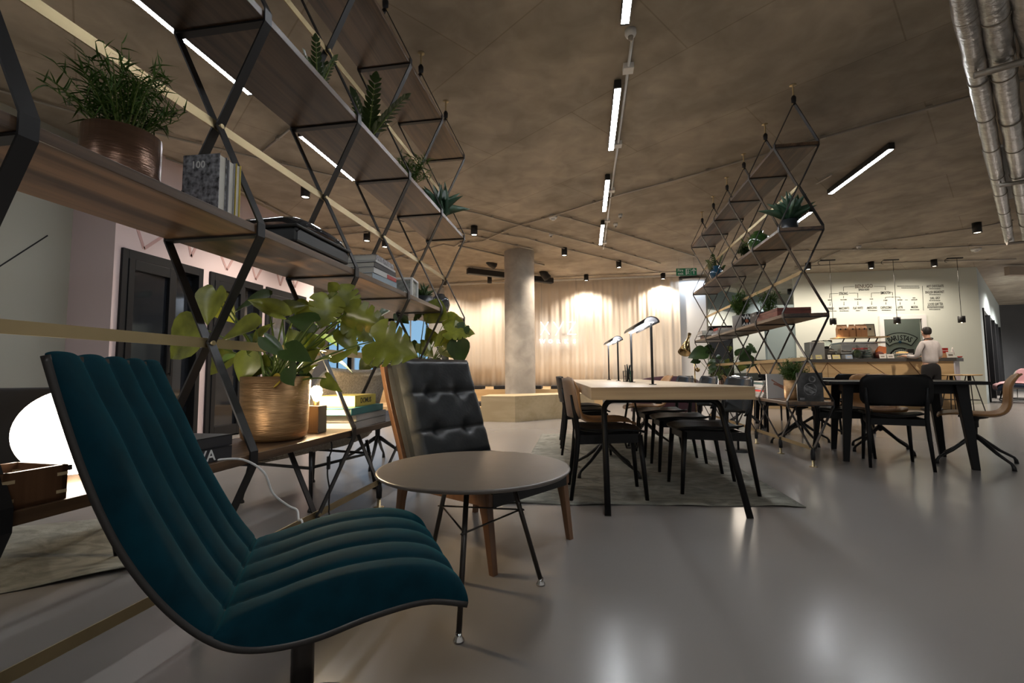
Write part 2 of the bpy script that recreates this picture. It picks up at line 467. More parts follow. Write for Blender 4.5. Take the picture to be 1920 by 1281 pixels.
# recess between the curtain and the menu wall
wr = MB()
wr.b2((3.2, YB, 0), (3.42, 17.2, CEIL)); wr.b2((3.2, 17, 0), (9, 17.2, CEIL))
struct('wall_recess', wr, M['greywall'])
struct('trim_2', MB().prism([(3.3, 13.8), (6.6, 17.0), (6.5, 17.1), (3.2, 13.95)], 2.75, 3.34), M['teal_wall'])
struct('wall_teal', MB().b2((4.95, 13.56, 0), (5.68, 13.7, 2.7)), M['teal_wall'])
m = MB(); m.b2((3.75, 15.0, 0), (4.5, 15.15, 2.3)); struct('trim_3', m, M['glass_dark'])
struct('wall_white', MB().b2((2.55, 13.12, 0), (3.28, 13.5, 3.42)), M['white'])
# menu wall, its opening and the diagonal wall to the right
wm = MB()
OX0, OX1, OZ = 7.84, 8.74, 2.22
wm.b2((5.68, YB + .03, 0), (OX0, YB + .08, CEIL)); wm.b2((OX1, YB + .03, 0), (10.1, YB + .08, CEIL)); wm.b2((OX0, YB + .03, OZ), (OX1, YB + .08, CEIL))
struct('wall_menu', wm, M['mint'])
m = MB()
for q in (((OX0 - .1, 13.49, 0), (OX0, 13.56, OZ + .1)), ((OX1, 13.49, 0), (OX1 + .1, 13.56, OZ + .1)), ((OX0, 13.49, OZ), (OX1, 13.56, OZ + .1))): m.b2(*q)
struct('trim_4', m, M['white'])
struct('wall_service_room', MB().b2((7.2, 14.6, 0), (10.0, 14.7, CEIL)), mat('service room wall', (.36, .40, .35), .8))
dg_ = MB()
p0, p1 = Vector((10.1, 13.53)), Vector((16.9, 21.7)); dd = (p1 - p0).normalized(); L = (p1 - p0).length; nn = Vector((-dd.y, dd.x))
def dwall(a, b_, z0, z1, t=.2, off=0.0):
    q = [p0 + dd * a + nn * off, p0 + dd * b_ + nn * off, p0 + dd * b_ + nn * (t + off), p0 + dd * a + nn * (t + off)]
    return [(v.x, v.y) for v in q], z0, z1
dg_.prism(*dwall(0, L, 2.55, CEIL)); dg_.prism(*dwall(0, .9, 0, 2.55)); dg_.prism(*dwall(9.6, L, 0, 2.55))
struct('wall_right', dg_, mat('pale blue plaster', (.52, .60, .60), .7))
m = MB()
for a in (.9, 3.4, 5.6, 7.6, 9.4): m.prism(*dwall(a, a + .22, 0, 2.55, .26, -.03), mi=0)
for a, b_ in ((1.1, 3.4), (3.6, 5.6), (5.8, 7.6), (7.8, 9.4)): m.prism(*dwall(a, b_, 0, 2.55, .04, .1), mi=1)
struct('door_4', m, [M['frame_dark'], M['glass_dark']])
struct('wall_end', MB().b2((13, 21.7, 0), (22, 21.9, CEIL)), M['darkwall'])
# round concrete column
struct('trim_5', MB().lathe([(.33, 0), (.33, CEIL)], (-1.42, 9.85, 0), 40), M['column'])

# ------------------------------------------------------------------ curtain
rows = []
n = 520
for z in (3.50, 3.2, 2.2, 1.2, .42):
    r_ = []
    for k in range(n + 1):
        x = -4.15 + 6.72 * k / n
        a = .024 * math.sin(x * 21 + 1.6 * math.sin(x * 2.7)) + .012 * math.sin(x * 47 + 2 * math.sin(x * 3.3)) + .02 * math.sin(x * 5.1)
        r_.append((x, a * (.55 + .45 * (3.4 - z) / 3) , z))
    rows.append(r_)
cu = thing('curtain', 'long cream linen curtain hanging in folds across the back wall', 'curtain', (0, 13.0, 0))
MB().grid(rows).build('drape', M['curtain'], cu, solid=.004)
MB().b2((-4.2, -.06, 3.50), (2.6, .08, 3.54)).build('curtain_track', M['white'], cu)

# ------------------------------------------------------------------ ceiling conduits
def conduit(px, label, r=.0135, drop=.03, close=True):
    pts = [at_z(x, y, CEIL - drop) for x, y in px]
    m = MB(); base = pts[0]
    rel = [p - base for p in pts]
    m.tube(rel, r, 8)
    for a, b_ in zip(rel, rel[1:]):
        L_ = (b_ - a).length
        for k in range(int(L_ / .9) + 1):
            q = a.lerp(b_, (k * .9 + .3) / L_) if L_ > .4 and k * .9 + .3 < L_ else None
            if q is not None: m.box((q.x, q.y, q.z + .004), (.05, .04, .032), rz=math.atan2((b_ - a).y, (b_ - a).x))
    o = m.build('conduit', M['galv'], loc=base); tag(o, label, 'conduit'); return o
conduit([(1990, 128), (1820, 181), (1530, 262), (1300, 328), (1145, 370), (1045, 402), (960, 427), (905, 452), (862, 456)], 'long metal conduit crossing the ceiling from the foil ducts towards the round column')
conduit([(1046, 403), (1110, 421), (1200, 448), (1302, 480)], 'metal conduit running from the white smoke detector towards the fire exit sign')
conduit([(826, 386), (896, 400), (967, 420), (1031, 437), (1130, 462), (1238, 494)], 'metal conduit passing over the round column just behind the ceiling detectors')
conduit([(846, 428), (905, 431), (925, 436), (985, 446), (1057, 466), (1160, 490), (1240, 512)], 'metal conduit linking the black downlights beside the round column')
conduit([(640, 395), (770, 418), (880, 440), (1000, 468)], 'metal conduit over the books on the left shelving unit')
conduit([(-60, 152), (0, 170), (71, 191), (157, 215), (311, 255), (483, 296), (640, 333), (722, 356)], 'metal conduit running behind the large fern in the top left of the ceiling')
conduit([(543, 242), (491, 285)], 'short metal conduit dropping from the left row of linear lights')
conduit([(311, 296), (375, 320), (577, 424)], 'metal conduit along the top of the pink wall')
conduit([(585, 431), (680, 423), (716, 428), (748, 436), (778, 434), (830, 440)], 'thin conduit feeding the downlight behind the brass bar')
conduit([(585, 444), (660, 438), (690, 436)], 'thin conduit ending at the black downlight above the stack of magazines')
conduit([(712, 492), (780, 472), (832, 458), (852, 462), (872, 451)], 'bright kinked conduit behind the left shelving unit')
conduit([(596, 455), (657, 464), (747, 480), (812, 500)], 'low conduit above the stack of magazines', .011)
conduit([(860, 461), (905, 471), (940, 479), (1020, 497)], 'thick conduit carrying the black theatre spots at the round column', .022, .05)
conduit([(842, 531), (1000, 522), (1150, 515), (1300, 508)], 'conduit running along the top of the cream curtain')
conduit([(1610, 458), (1700, 445), (1830, 427), (1900, 413)], 'conduit ending at the small grey sensor right of the shelving')
conduit([(1487, 470), (1575, 468), (1700, 467), (1885, 458)], 'conduit the pendant lamps hang from above the coffee counter')
conduit([(1490, 500), (1600, 495), (1751, 490), (1905, 486)], 'conduit linking the black downlights above the menu wall')
conduit([(1490, 506), (1527, 492), (1575, 470)], 'slanting conduit joining the two above the coffee counter')
conduit([(1531, 344), (1557, 330), (1560, 327)], 'short conduit at the end of the right linear light')
# conduit along the middle row of lights
m = MB(); m.tube([(0, 0, 0), (0, 6.3, 0)], .013)
for k in range(5): m.box((0, .4 + k * 1.35, .0), (.09, .09, .05))
o = m.build('conduit', M['white'], loc=(.415, 3.55, CEIL - .025)); tag(o, 'white painted conduit running beside the middle row of linear lights', 'conduit')

# ------------------------------------------------------------------ linear ceiling lights
def line_light(x, y0, y1, label, z=CEIL - .085, group='linear lights on the ceiling'):
    L = y1 - y0
    t = thing('linear_light', label, 'ceiling light', (x, (y0 + y1) / 2, z), 0, group)
    m = MB(); m.b2((-.032, -L / 2, .0), (.032, L / 2, .075)); m.build('housing', M['black'], t, bevel=.003)
    MB().b2((-.028, -L / 2 + .02, -.0008), (.028, L / 2 - .02, .002)).build('diffuser', M['linelight'], t)
    return t
k = (CEIL - .09 - CAMZ) / (CEIL - CAMZ)
XM = .348 * k
row = [(1.35, 2.6), (3.3, 4.6), (4.255 * 1.0, 5.515), (6.345, 7.63), (8.30, 9.64)]
names = ['fourth from the curtain, cut by the frame', 'third from the curtain', 'second from the curtain', 'nearest the curtain']
for (a, b_), nm in zip([(2.02, 3.475), (4.255, 5.515), (6.345, 7.63), (8.30, 9.64)], names):
    line_light(XM, a * k, b_ * k, 'slim black linear light in the middle row, ' + nm)
for (a, b_), nm in zip([(-4.6, -3.3), (-2.4, -1.1)], ('farther', 'nearer')):  # unseen lamps added to give the room more light
    line_light(XM, a * k, b_ * k, 'slim black linear light of the middle row behind the camera, %s one' % nm)
XLt = -3.14 * k
line_light(XLt, 2.42 * k, 3.775 * k, 'slim black linear light seen behind the fern on the left')
line_light(XLt, 4.53 * k, 5.76 * k, 'slim black linear light seen under the upper left shelf boards')
for (a, b_), nm in zip([(-4.5, -3.2), (-2.3, -1.0)], ('farther', 'nearer')):  # left row continued out of view, added as extra room light
    line_light(XLt, a, b_, 'slim black linear light of the left row behind the camera, %s one' % nm)
line_light(3.73 * k, 6.05 * k, 7.5 * k, 'slim black linear light right of the shelving, seen whole')
line_light(3.82 * k, 8.28 * k, 9.6 * k, 'slim black linear light glimpsed behind the agave on the right shelving')
for (a, b_), nm in zip([(-4.0, -2.7), (-1.5, -.2), (1.2, 2.5)], ('farthest', 'second', 'nearest')):  # lamps added outside the view to brighten the room from the right
    line_light(3.6, a, b_, 'slim black linear light of the right row beside the camera, %s one' % nm)

# ------------------------------------------------------------------ downlights
def downlight(px, py, label, spot=None, r=.062, h=.17):
    p = at_z(px, py, CEIL - .0)
    t = thing('downlight', label, 'downlight', (p.x, p.y, CEIL), 0, 'cylinder downlights')
    MB().lathe([(0, 0), (r, 0), (r, -h), (r - .008, -h), (r - .012, -h + .02), (0, -h + .02)], n=24).build('housing', M['black'], t)
    MB().lathe([(0, -h + .012), (r - .014, -h + .012), (r - .014, -h + .016), (0, -h + .016)], n=20).build('lit_lens', M['spotlit'], t)
    if spot:
        lamp('SPOT', 'downlight_beam', (0, 0, -h - .02), spot[0], WARM, .04, spot[1], .7, spot[2] if len(spot) > 2 else (0, 0, -1), parent=t)
    return t
S = (150, 130)
downlight(573, 349, 'black cylinder downlight right of the books and fern, nearest the left lights', S)
downlight(688, 436, 'black cylinder downlight above the stack of magazines', S)
downlight(722, 448, 'black cylinder downlight half hidden behind a strap of the left shelving', S)
downlight(889, 424, 'black cylinder downlight just left of the round column', S)
downlight(1058, 465, 'black cylinder downlight first to the right of the round column', S)
downlight(1160, 489, 'black cylinder downlight second to the right of the round column', S)
downlight(1243, 512, 'black cylinder downlight in front of the curtain beside the fire exit sign', (95, 135, (0, .1, -1)))
downlight(1099, 515, 'black cylinder downlight in front of the curtain above the neon sign', (95, 135, (0, .1, -1)))
downlight(1515, 493, 'black cylinder downlight at the left end of the menu wall', (75, 165, (.05, .12, -1)))
downlight(1633, 491, 'black cylinder downlight above the middle of the menu lettering', (75, 165, (0, .12, -1)))
downlight(1751, 487, 'black cylinder downlight above the tea list on the menu wall', (75, 165, (0, .12, -1)))
downlight(1831, 418, 'black cylinder downlight nearest the foil ducts', S, .066, .19)
for x, y, nm in ((-2.6, 12.25, 'left of the column'), (-3.9, 12.25, 'above the blue windows'), (-1.1, 12.25, 'right behind the column')):
    t = thing('downlight', 'black cylinder downlight close to the curtain, ' + nm, 'downlight', (x, y, CEIL), 0, 'cylinder downlights')
    MB().lathe([(0, 0), (.062, 0), (.062, -.17), (.05, -.17), (.05, -.15), (0, -.15)], n=24).build('housing', M['black'], t)
    lamp('SPOT', 'downlight_beam', (0, 0, -.19), 95, WARM, .04, 135, 1, (0, .1, -1), parent=t)

# pendants over the counter
for (px, py, Yp, nm) in ((1562, 603, 11.75, 'left'), (1682, 601, 12.0, 'middle'), (1803, 599, 12.1, 'right')):
    p = at_y(px, py, Yp)
    t = thing('pendant_lamp', 'small black cylinder pendant lamp hanging over the coffee counter, the %s one of three' % nm, 'pendant lamp', (p.x, p.y, p.z - .075), 0, 'pendants over the counter')
    MB().lathe([(0, .15), (.068, .15), (.068, 0), (.06, 0), (.06, .11), (0, .11)], n=24).build('shade', M['black'], t)
    MB().ell((0, 0, .02), .022, 10).build('bulb', mat('pendant bulb', (1, .9, .7), emit=((1, .72, .36), 30)), t)
    MB().tube([(0, 0, .15), (0, 0, CEIL - .05 - p.z + .075)], .005, 6).build('cable', M['black'], t)
    h = CEIL - p.z + .075
    m = MB(); m.b2((-.2, -.02, h - .07), (.12, .02, h - .045)); m.tube([(-.2, 0, h - .06), (-.25, 0, h - .09), (-.25, 0, h - .14), (-.21, 0, h - .15)], .006, 6)
    m.build('ceiling_hook', M['black'], t)
    lamp('SPOT', 'pendant_beam', (0, 0, -.01), 26, (1, .78, .52), .03, 120, .8, parent=t)

# projection screen housing, theatre spots
a, b_ = Vector((-2.95, 10.95, 2.98)), Vector((-.98, 12.35, 3.02))
p = at_y(876, 508, 10.95); q = at_y(1036, 527, 12.4)
t = thing('projection_screen', 'long black projection screen case hanging beside the round column', 'projection screen', ((p.x + q.x) / 2, (p.y + q.y) / 2, (p.z + q.z) / 2), math.atan2(q.y - p.y, q.x - p.x))
L = (q - p).length
MB().box((0, 0, 0), (L, .15, .15), rot=(0, -math.asin((q.z - p.z) / L), 0)).build('case', M['black'], t, bevel=.02)
m = MB()
for s in (-1, 1): m.tube([(s * L * .44, 0, .06), (s * L * .44, 0, CEIL - t.location.z)], .006, 6)
m.build('hanger', M['black'], t)
def theatre_spot(px, py, Yp, tilt, label, lit=False, s=1):
    p = at_y(px, py, Yp)
    t = thing('theatre_spot', label, 'spotlight', p, tilt[0], 'theatre spots beside the column')
    m = MB(); m.lathe([(0, -.11 * s), (.05 * s, -.10 * s), (.075 * s, -.02), (.08 * s, .08 * s), (.085 * s, .12 * s), (.07 * s, .12 * s), (0, .07 * s)], n=20, axis=(math.sin(tilt[1]), .3, -math.cos(tilt[1])))
    m.build('body', M['black'], t)
    m = MB(); m.tube([(-.1, 0, 0), (-.1, 0, .14), (.1, 0, .14), (.1, 0, 0)], .008, 6); m.tube([(0, 0, .14), (0, 0, CEIL - p.z)], .012, 6)
    m.build('yoke', M['black'], t)
    return t
theatre_spot(885, 481, 10.6, (.3, .2), 'black theatre spot on the ceiling, leftmost, above the end of the screen case')
theatre_spot(920, 494, 10.7, (.5, 1.2), 'black theatre spot tilted sideways just left of the round column', s=1.1)
t = theatre_spot(1020, 514, 11.9, (.3, .8), 'black theatre spot right of the round column with a square head above it', s=1.3)
MB().b2((-.09, -.09, .12), (.09, .09, .34)).build('driver_box', M['black'], t, bevel=.01)
# smoke detectors and sensors
for (px, py, lab, r) in ((1037, 405, 'white round smoke detector on the ceiling right of the column', .075), (1033, 438, 'tiny white sensor on the ceiling above the curtain', .04), (1154, 419, 'grey junction box beside the short linear light', .04), (1163, 402, 'pale junction box at the conduit bend by the short linear light', .035), (1182, 57, 'white driver box at the end of the linear light cut by the frame', .045), (1610, 461, 'small grey sensor at the left end of a ceiling conduit', .045), (1830, 466, 'pale ceiling detector above the coffee counter', .09)):
    p = at_z(px, py, CEIL - .0)
    t = thing('smoke_detector' if r > .07 else 'junction_box', lab, 'detector' if r > .07 else 'junction box', (p.x, p.y, CEIL))
    MB().lathe([(0, 0), (r, 0), (r, -.03), (r * .8, -.05), (0, -.055)], n=20).build('housing', M['white'], t)
    MB().lathe([(0, -.05), (r * .5, -.05), (r * .4, -.075), (0, -.08)], n=16).build('sensor_head', M['white'] if r > .05 else M['galv'], t)

# exit sign
p = at_y(1287, 510, 11.1)
t = thing('exit_sign', 'green fire exit sign with running figure and arrow hanging from the ceiling', 'exit sign', p, R(4))
MB().b2((-.23, -.012, -.085), (.23, .012, .085)).build('panel', M['exit_green'], t)
MB().b2((.095, -.016, -.085), (.1, -.011, .085)).build('divider', M['white'], t)
text('Fire', .085, M['white'], t, 'lettering', (-.14, -.014, .01))
text('exit', .085, M['white'], t, 'lettering', (-.14, -.014, -.065))
m = MB()
m.b2((-.02, -.016, -.07), (.01, -.012, .07)); m.b2((-.02, -.016, .055), (.08, -.012, .07)); m.ell((.045, -.014, .035), (.012, .003, .012), 10)
m.strap([(.045, -.014, .02), (.035, -.014, -.02), (.06, -.014, -.06)], .004, .014, (0, 1, 0)); m.strap([(.035, -.014, -.02), (.01, -.014, -.05)], .004, .012, (0, 1, 0)); m.strap([(.02, -.014, .015), (.07, -.014, .0)], .004, .01, (0, 1, 0))
m.build('running_figure', M['white'], t)
m = MB(); m.strap([(.165, -.014, -.06), (.165, -.014, .04)], .004, .022, (0, 1, 0)); m.strap([(.12, -.014, .015), (.165, -.014, .065), (.21, -.014, .015)], .004, .022, (0, 1, 0)); m.build('arrow', M['white'], t)
m = MB()
for s in (-.17, .17): m.tube([(s, 0, .08), (s, 0, CEIL - p.z)], .003, 5)
m.build('hanging_wire', M['galv'], t)

# foil ducts and their brackets
zd = CEIL - .42
def duct(px0, px1, label, r):
    a, b_ = at_z(*px0, zd), at_z(*px1, zd); d = (b_ - a); a2 = a - d.normalized() * 2.5
    L = (b_ - a2).length; n = 60; t = thing('foil_duct', label, 'duct', a2, 0, 'foil wrapped ducts')
    rr = random.Random(int(r * 1000) + int(px0[0])); pts = []; rs = []
    for k in range(n + 1):
        pts.append((b_ - a2) * (k / n)); rs.append(r * (1 + rr.uniform(-.07, .06)))
    MB().tube(pts, rs, 18, smooth=True).build('foil_sleeve', M['silver'], t)
    for k in range(1, int(L / .9)):
        q = d.normalized() * (k * .9 + rr.uniform(-.1, .1)); MB().tube([q - d.normalized() * .008, q + d.normalized() * .008], r * 1.07, 18).build('clamp_band', M['galv'], t)
duct((1806, 0), (1893, 452), 'foil wrapped duct along the ceiling, the left one of the pair', .062)
duct((1862, 0), (1928, 448), 'foil wrapped duct along the ceiling, the right one of the pair', .072)
duct((1935, 60), (1990, 400), 'foil wrapped duct at the right edge of the photo', .07)
for (px, py, px2, py2, lab) in ((1826, 142, 1990, 95, 'steel bracket under the foil ducts, nearest'), (1873, 348, 1990, 330, 'steel bracket under the foil ducts, middle one'), (1888, 457, 1990, 448, 'steel bracket at the far end of the foil ducts')):
    a, b_ = at_z(px, py, zd - .10), at_z(px2, py2, zd - .10)
    m = MB(); d = b_ - a; m.tube([(0, 0, 0), d], .026, 8)
    m.tube([d * .03, d * .03 + Vector((0, 0, CEIL - zd + .13))], .008, 6); m.tube([d * .5, d * .5 + Vector((0, 0, CEIL - zd + .13))], .008, 6)
    tag(m.build('duct_bracket', M['galv'], loc=a), lab, 'bracket', 'duct brackets')
p = at_z(1930, 25, CEIL - .35)
tag(MB().box((0, 0, 0), (1.2, 2.4, .03), rz=-R(40)).build('ceiling_panel', mat('grey panel', (.35, .35, .33), .6), loc=(p.x + .55, p.y - .5, p.z)), 'grey metal ceiling panel beside the foil ducts at the top right corner', 'ceiling panel')
p = at_z(1965, 290, CEIL - .35)
tag(MB().box((0, 0, 0), (1.0, 2.2, .03), rz=-R(40)).build('ceiling_panel', mat('white perforated panel', (.55, .55, .52), .6), loc=(p.x + .3, p.y + .3, p.z)), 'pale perforated ceiling panel beyond the foil ducts', 'ceiling panel')
p = at_y(1905, 509, 13.5)
tag(MB().box((0, 0, 0), (1.1, .12, .22), rz=.2).build('hanging_light', mat('beige baffle', (.42, .36, .30), .8), loc=(p.x + .25, p.y, p.z)), 'beige hanging light baffle at the right edge of the photo', 'hanging light')

# added fill downlights that brighten the recess and the passage on the right
for x, y, e, nm in ((4.4, 16.0, 160, 'in the recess behind the right shelving'), (6.6, 16.0, 130, 'deeper in the recess behind the menu wall'), (12.9, 15.2, 420, 'in the passage beyond the diagonal glazed wall'), (15.5, 17.0, 900, 'in front of the charcoal end wall')):
    t = thing('downlight', 'black cylinder downlight ' + nm, 'downlight', (x, y, CEIL), 0, 'cylinder downlights')
    MB().lathe([(0, 0), (.062, 0), (.062, -.17), (.05, -.17), (.05, -.15), (0, -.15)], n=24).build('housing', M['black'], t)
    lamp('SPOT', 'downlight_beam', (0, 0, -.19), e, (1, .95, .88) if y > 14 else (.8, .9, 1), .06, 165, .6, (0, 0, -1), parent=t)
# ================================================================== SHELVING UNITS
Z0, HH, KW, BAY = .16, .8, .189, .6874
XL_, YL_ = -1.322, 4.177
XR_, YR_ = 1.9775, 4.498
def shelving(x, ys, label):
    ys = sorted(ys); ym = (ys[0] + ys[-1]) / 2
    t = thing('shelving_unit', label, 'shelving', (x, ym, 0))
    for y in ys:
        m = MB(); yy = y - ym
        for s in (-1, 1):
            pts = [(s * .006, yy, Z0 - .01)]
            for l in range(4):
                zk = Z0 + (l + .5) * HH; zp = Z0 + (l + 1) * HH
                pts += [(s * KW, yy, zk - .024), (s * KW, yy, zk + .024), (s * .006, yy, zp)]
            m.strap(pts, .036, .006, (0, 1, 0))
        for l in range(4):
            zk = Z0 + (l + .5) * HH
            m.b2((-KW, yy - .016, zk - .024), (KW, yy + .016, zk - .017))
        m.lathe([(0, -.10), (.017, -.10), (.02, -.05), (.013, 0), (.008, .01), (0, .01)], (0, yy, Z0), 12)
        m.lathe([(0, 0), (.008, 0), (.02, .03), (.022, .07), (.012, .09), (0, .09)], (0, yy, Z0 + 4 * HH - .01), 12)
        f = m.build('frame', M['steel'], t)
        m = MB()
        for l in range(0, 5):
            m.tube([(-.018, yy, Z0 + l * HH), (.018, yy, Z0 + l * HH)], .009, 8)
        m.build('bolt', M['brass'], f)
        MB().lathe([(0, 0), (.032, 0), (.032, .004), (.011, .007), (.011, Z0 - .09), (0, Z0 - .09)], (0, yy, 0), 16).build('foot', M['brass'], t)
        zt = Z0 + 4 * HH + .07
        MB().lathe([(0, 0), (.007, 0), (.007, CEIL - zt - .006), (.03, CEIL - zt - .004), (.03, CEIL - zt - .001), (0, CEIL - zt - .001)], (0, yy, zt), 12).build('ceiling_rod', M['brass'], t)
    for l in range(4):
        zk = Z0 + (l + .5) * HH
        MB().b2((-KW + .005, ys[0] - ym - .018, zk - .016), (KW - .005, ys[-1] - ym + .018, zk + .014)).build('shelf', M['walnut'], t, bevel=.002)
    for l in range(4):
        zk = Z0 + l * HH
        MB().b2((-.002, ys[0] - ym - .012, zk - .017), (.002, ys[-1] - ym + .012, zk + .017)).build('brass_rail', M['brass'], t)
    return t
shelving(XL_, [YL_ - i * BAY for i in range(8)], 'tall steel strap shelving with walnut boards on the left, reaching past the camera')
shelving(XR_, [YR_ + i * BAY for i in range(6)], 'tall steel strap shelving with walnut boards on the right, beside the oak table')
def SZ(l): return Z0 + (l + .5) * HH + .0145     # top of a shelf board

# ------------------------------------------------------------------ plants
OUT = {
 'heart': [(-.14, .24), (.02, .44), (.16, .50), (.34, .48), (.52, .39), (.70, .27), (.86, .13), (1.0, .0)],
 'monstera': [(-.14, .26), (.02, .46), (.14, .52), (.20, .52), (.23, .20), (.27, .51), (.38, .50), (.41, .17), (.45, .47), (.55, .43), (.58, .14), (.62, .38), (.72, .30), (.75, .1), (.79, .25), (.9, .12), (1.0, .0)],
 'oval': [(0, .02), (.12, .2), (.3, .33), (.5, .36), (.7, .28), (.88, .13), (1, .0)],
 'lance': [(0, .3), (.2, .5), (.5, .42), (.8, .2), (1, .0)],
}
def leaf(mb, base, tip, up, kind='heart', wide=1.0, fold=.18, droop=.12, mi=0):
    base = Vector(base); tip = Vector(tip); d = tip - base; L = d.length
    if L < 1e-6: return
    d.normalize(); s = d.cross(Vector(up)).normalized(); nrm = s.cross(d).normalized()
    us = (-1, -.55, 0, .55, 1) if kind in ('heart', 'monstera') else (-1, 0, 1)
    rows = []; env = OUT['heart']
    for i, (t, w0_) in enumerate(OUT[kind]):
        r_ = []
        for u in us:
            w_ = w0_
            if kind == 'monstera' and abs(u) < 1:      # the notches only cut the outer part
                for (ta, wa), (tb, wb_) in zip(env, env[1:]):
                    if ta <= t <= tb: w_ = wa + (wb_ - wa) * (t - ta) / (tb - ta)
            elif kind == 'monstera' and w0_ < .25 and t > 0 and t < .85: w_ = w0_ + .12
            tt = t
            if kind in ('heart', 'monstera') and i == 0 and u == 0: tt = .04
            p = base + d * (L * tt) + s * (u * w_ * wide * L) + nrm * (abs(u) * w_ * L * fold - droop * L * tt * tt + .02 * L * math.sin(tt * 19 + u * 3) * abs(u))
            r_.append(p)
        rows.append(r_)
    mb.grid(rows, mi)
def curve(a, b, sag=.0, n=6, out=None):
    a, b = Vector(a), Vector(b); mid = (a + b) / 2 + Vector((0, 0, sag))
    if out: mid = mid + Vector(out)
    return [a * (1 - k / n) ** 2 + mid * 2 * (k / n) * (1 - k / n) + b * (k / n) ** 2 for k in range(n + 1)]

def pot(t, r, h, m, taper=.92, lip=.004, soil=True):
    MB().lathe([(0, .0), (r * taper * .86, 0), (r * taper * .97, h * .05), (r * taper, h * .14), (r, h), (r - .008, h), (r * .9 - .006, h * .86), (0, h * .86)], n=36).build('pot', m, t)
    if soil: MB().lathe([(0, h * .89), (r * .86, h * .885)], n=20).build('soil', M['soil'], t)

def fine_plant(loc, r, h, potm, label, nst, spread, height, seed, lf=(.05, .09), m='leaffine', name='potted_fern', lean=0, nl=16, wl=.06, taper=.92, up=.5):
    t = thing(name, label, 'potted plant', loc); pot(t, r, h, potm, taper)
    rr = random.Random(seed); sm = MB(); fm = MB()
    for k in range(nst):
        az = rr.uniform(0, 2 * PI); sp = spread * rr.uniform(.25, 1); ht = height * (rr.uniform(.45, 1) * (1 - .35 * sp / spread))
        a = Vector((math.cos(az) * r * .4 * rr.random(), math.sin(az) * r * .4 * rr.random(), h * .87))
        b_ = a + Vector((math.cos(az) * sp + lean, math.sin(az) * sp, ht))
        c = curve(a, b_, ht * .22, 7); sm.tube(c, [.0022 - .0002 * q for q in range(8)], 4, cap=False)
        for q in range(nl):
            f = .25 + .75 * (q + rr.random()) / nl; i = min(6, int(f * 7)); p = c[i].lerp(c[i + 1], f * 7 - i)
            d = Vector((rr.gauss(0, 1), rr.gauss(0, 1), rr.gauss(up, .7))).normalized()
            L_ = rr.uniform(*lf)
            leaf(fm, p, p + d * L_, (0.1, -.3, 1) if abs(d.z) < .9 else (1, 0, 0), 'lance', wl, .1, rr.uniform(-.1, .3))
    sm.build('stem', M['stem'], t); fm.build('foliage', M[m], t)
    return t

# leaves given as (base x, y, tip x, y of the photo, depth Y, kind, width)
def leafy(loc, r, h, potm, label, spec, Y0, seed, crown=None, name='potted_monstera', extra=0, taper=.96):
    t = thing(name, label, 'potted plant', loc); pot(t, r, h, potm, taper)
    rr = random.Random(seed); L0 = Vector(loc); ms = {'': MB(), 'd': MB(), 'y': MB()}; sm = MB()
    for e in spec:
        bx, by, tx, ty, dy, kind, wd = e[:7]; col = e[7] if len(e) > 7 else ''
        b_ = at_y(bx, by, Y0 + dy) - L0
        q = at_y(tx, ty, Y0 + dy + rr.uniform(-.05, .05)) - L0
        leaf(ms[col], b_, q, Vector((rr.uniform(-.7, .7), -1, rr.uniform(-.1, 1.1))), kind, wd, rr.choice((-1, 1)) * rr.uniform(.15, .38), rr.uniform(.0, .22))
        a = Vector((rr.uniform(-.4, .4) * r, rr.uniform(-.4, .4) * r, h * .86))
        sm.tube(curve(a, b_, .0, 7, (0, 0, (b_ - a).length * .12)), [.0055 - .0004 * k for k in range(8)], 6, cap=False)
    for k in range(extra):      # leaves on the far side of the plant
        az = rr.uniform(0, 2 * PI); sp = rr.uniform(.1, .3); a = Vector((math.cos(az) * sp, abs(math.sin(az)) * sp, h + rr.uniform(.08, .34)))
        d = Vector((math.cos(az), abs(math.sin(az)), rr.uniform(-.6, .3))).normalized() * rr.uniform(.08, .13)
        leaf(ms['d'], a, a + d, (0, 0, 1), 'heart', .9, .15, .2)
        sm.tube(curve((0, 0, h * .86), a, .05, 6), .004, 5, cap=False)
    sm.build('stem', M['stem'], t)
    ms[''].build('leaves', M['leaf'], t)
    if ms['d'].v: tag(ms['d'].build('leaves', M['leafdark'], t), 'darker leaves')
    if ms['y'].v: tag(ms['y'].build('leaves', M['leafyellow'], t), 'single yellow leaf')
    return t

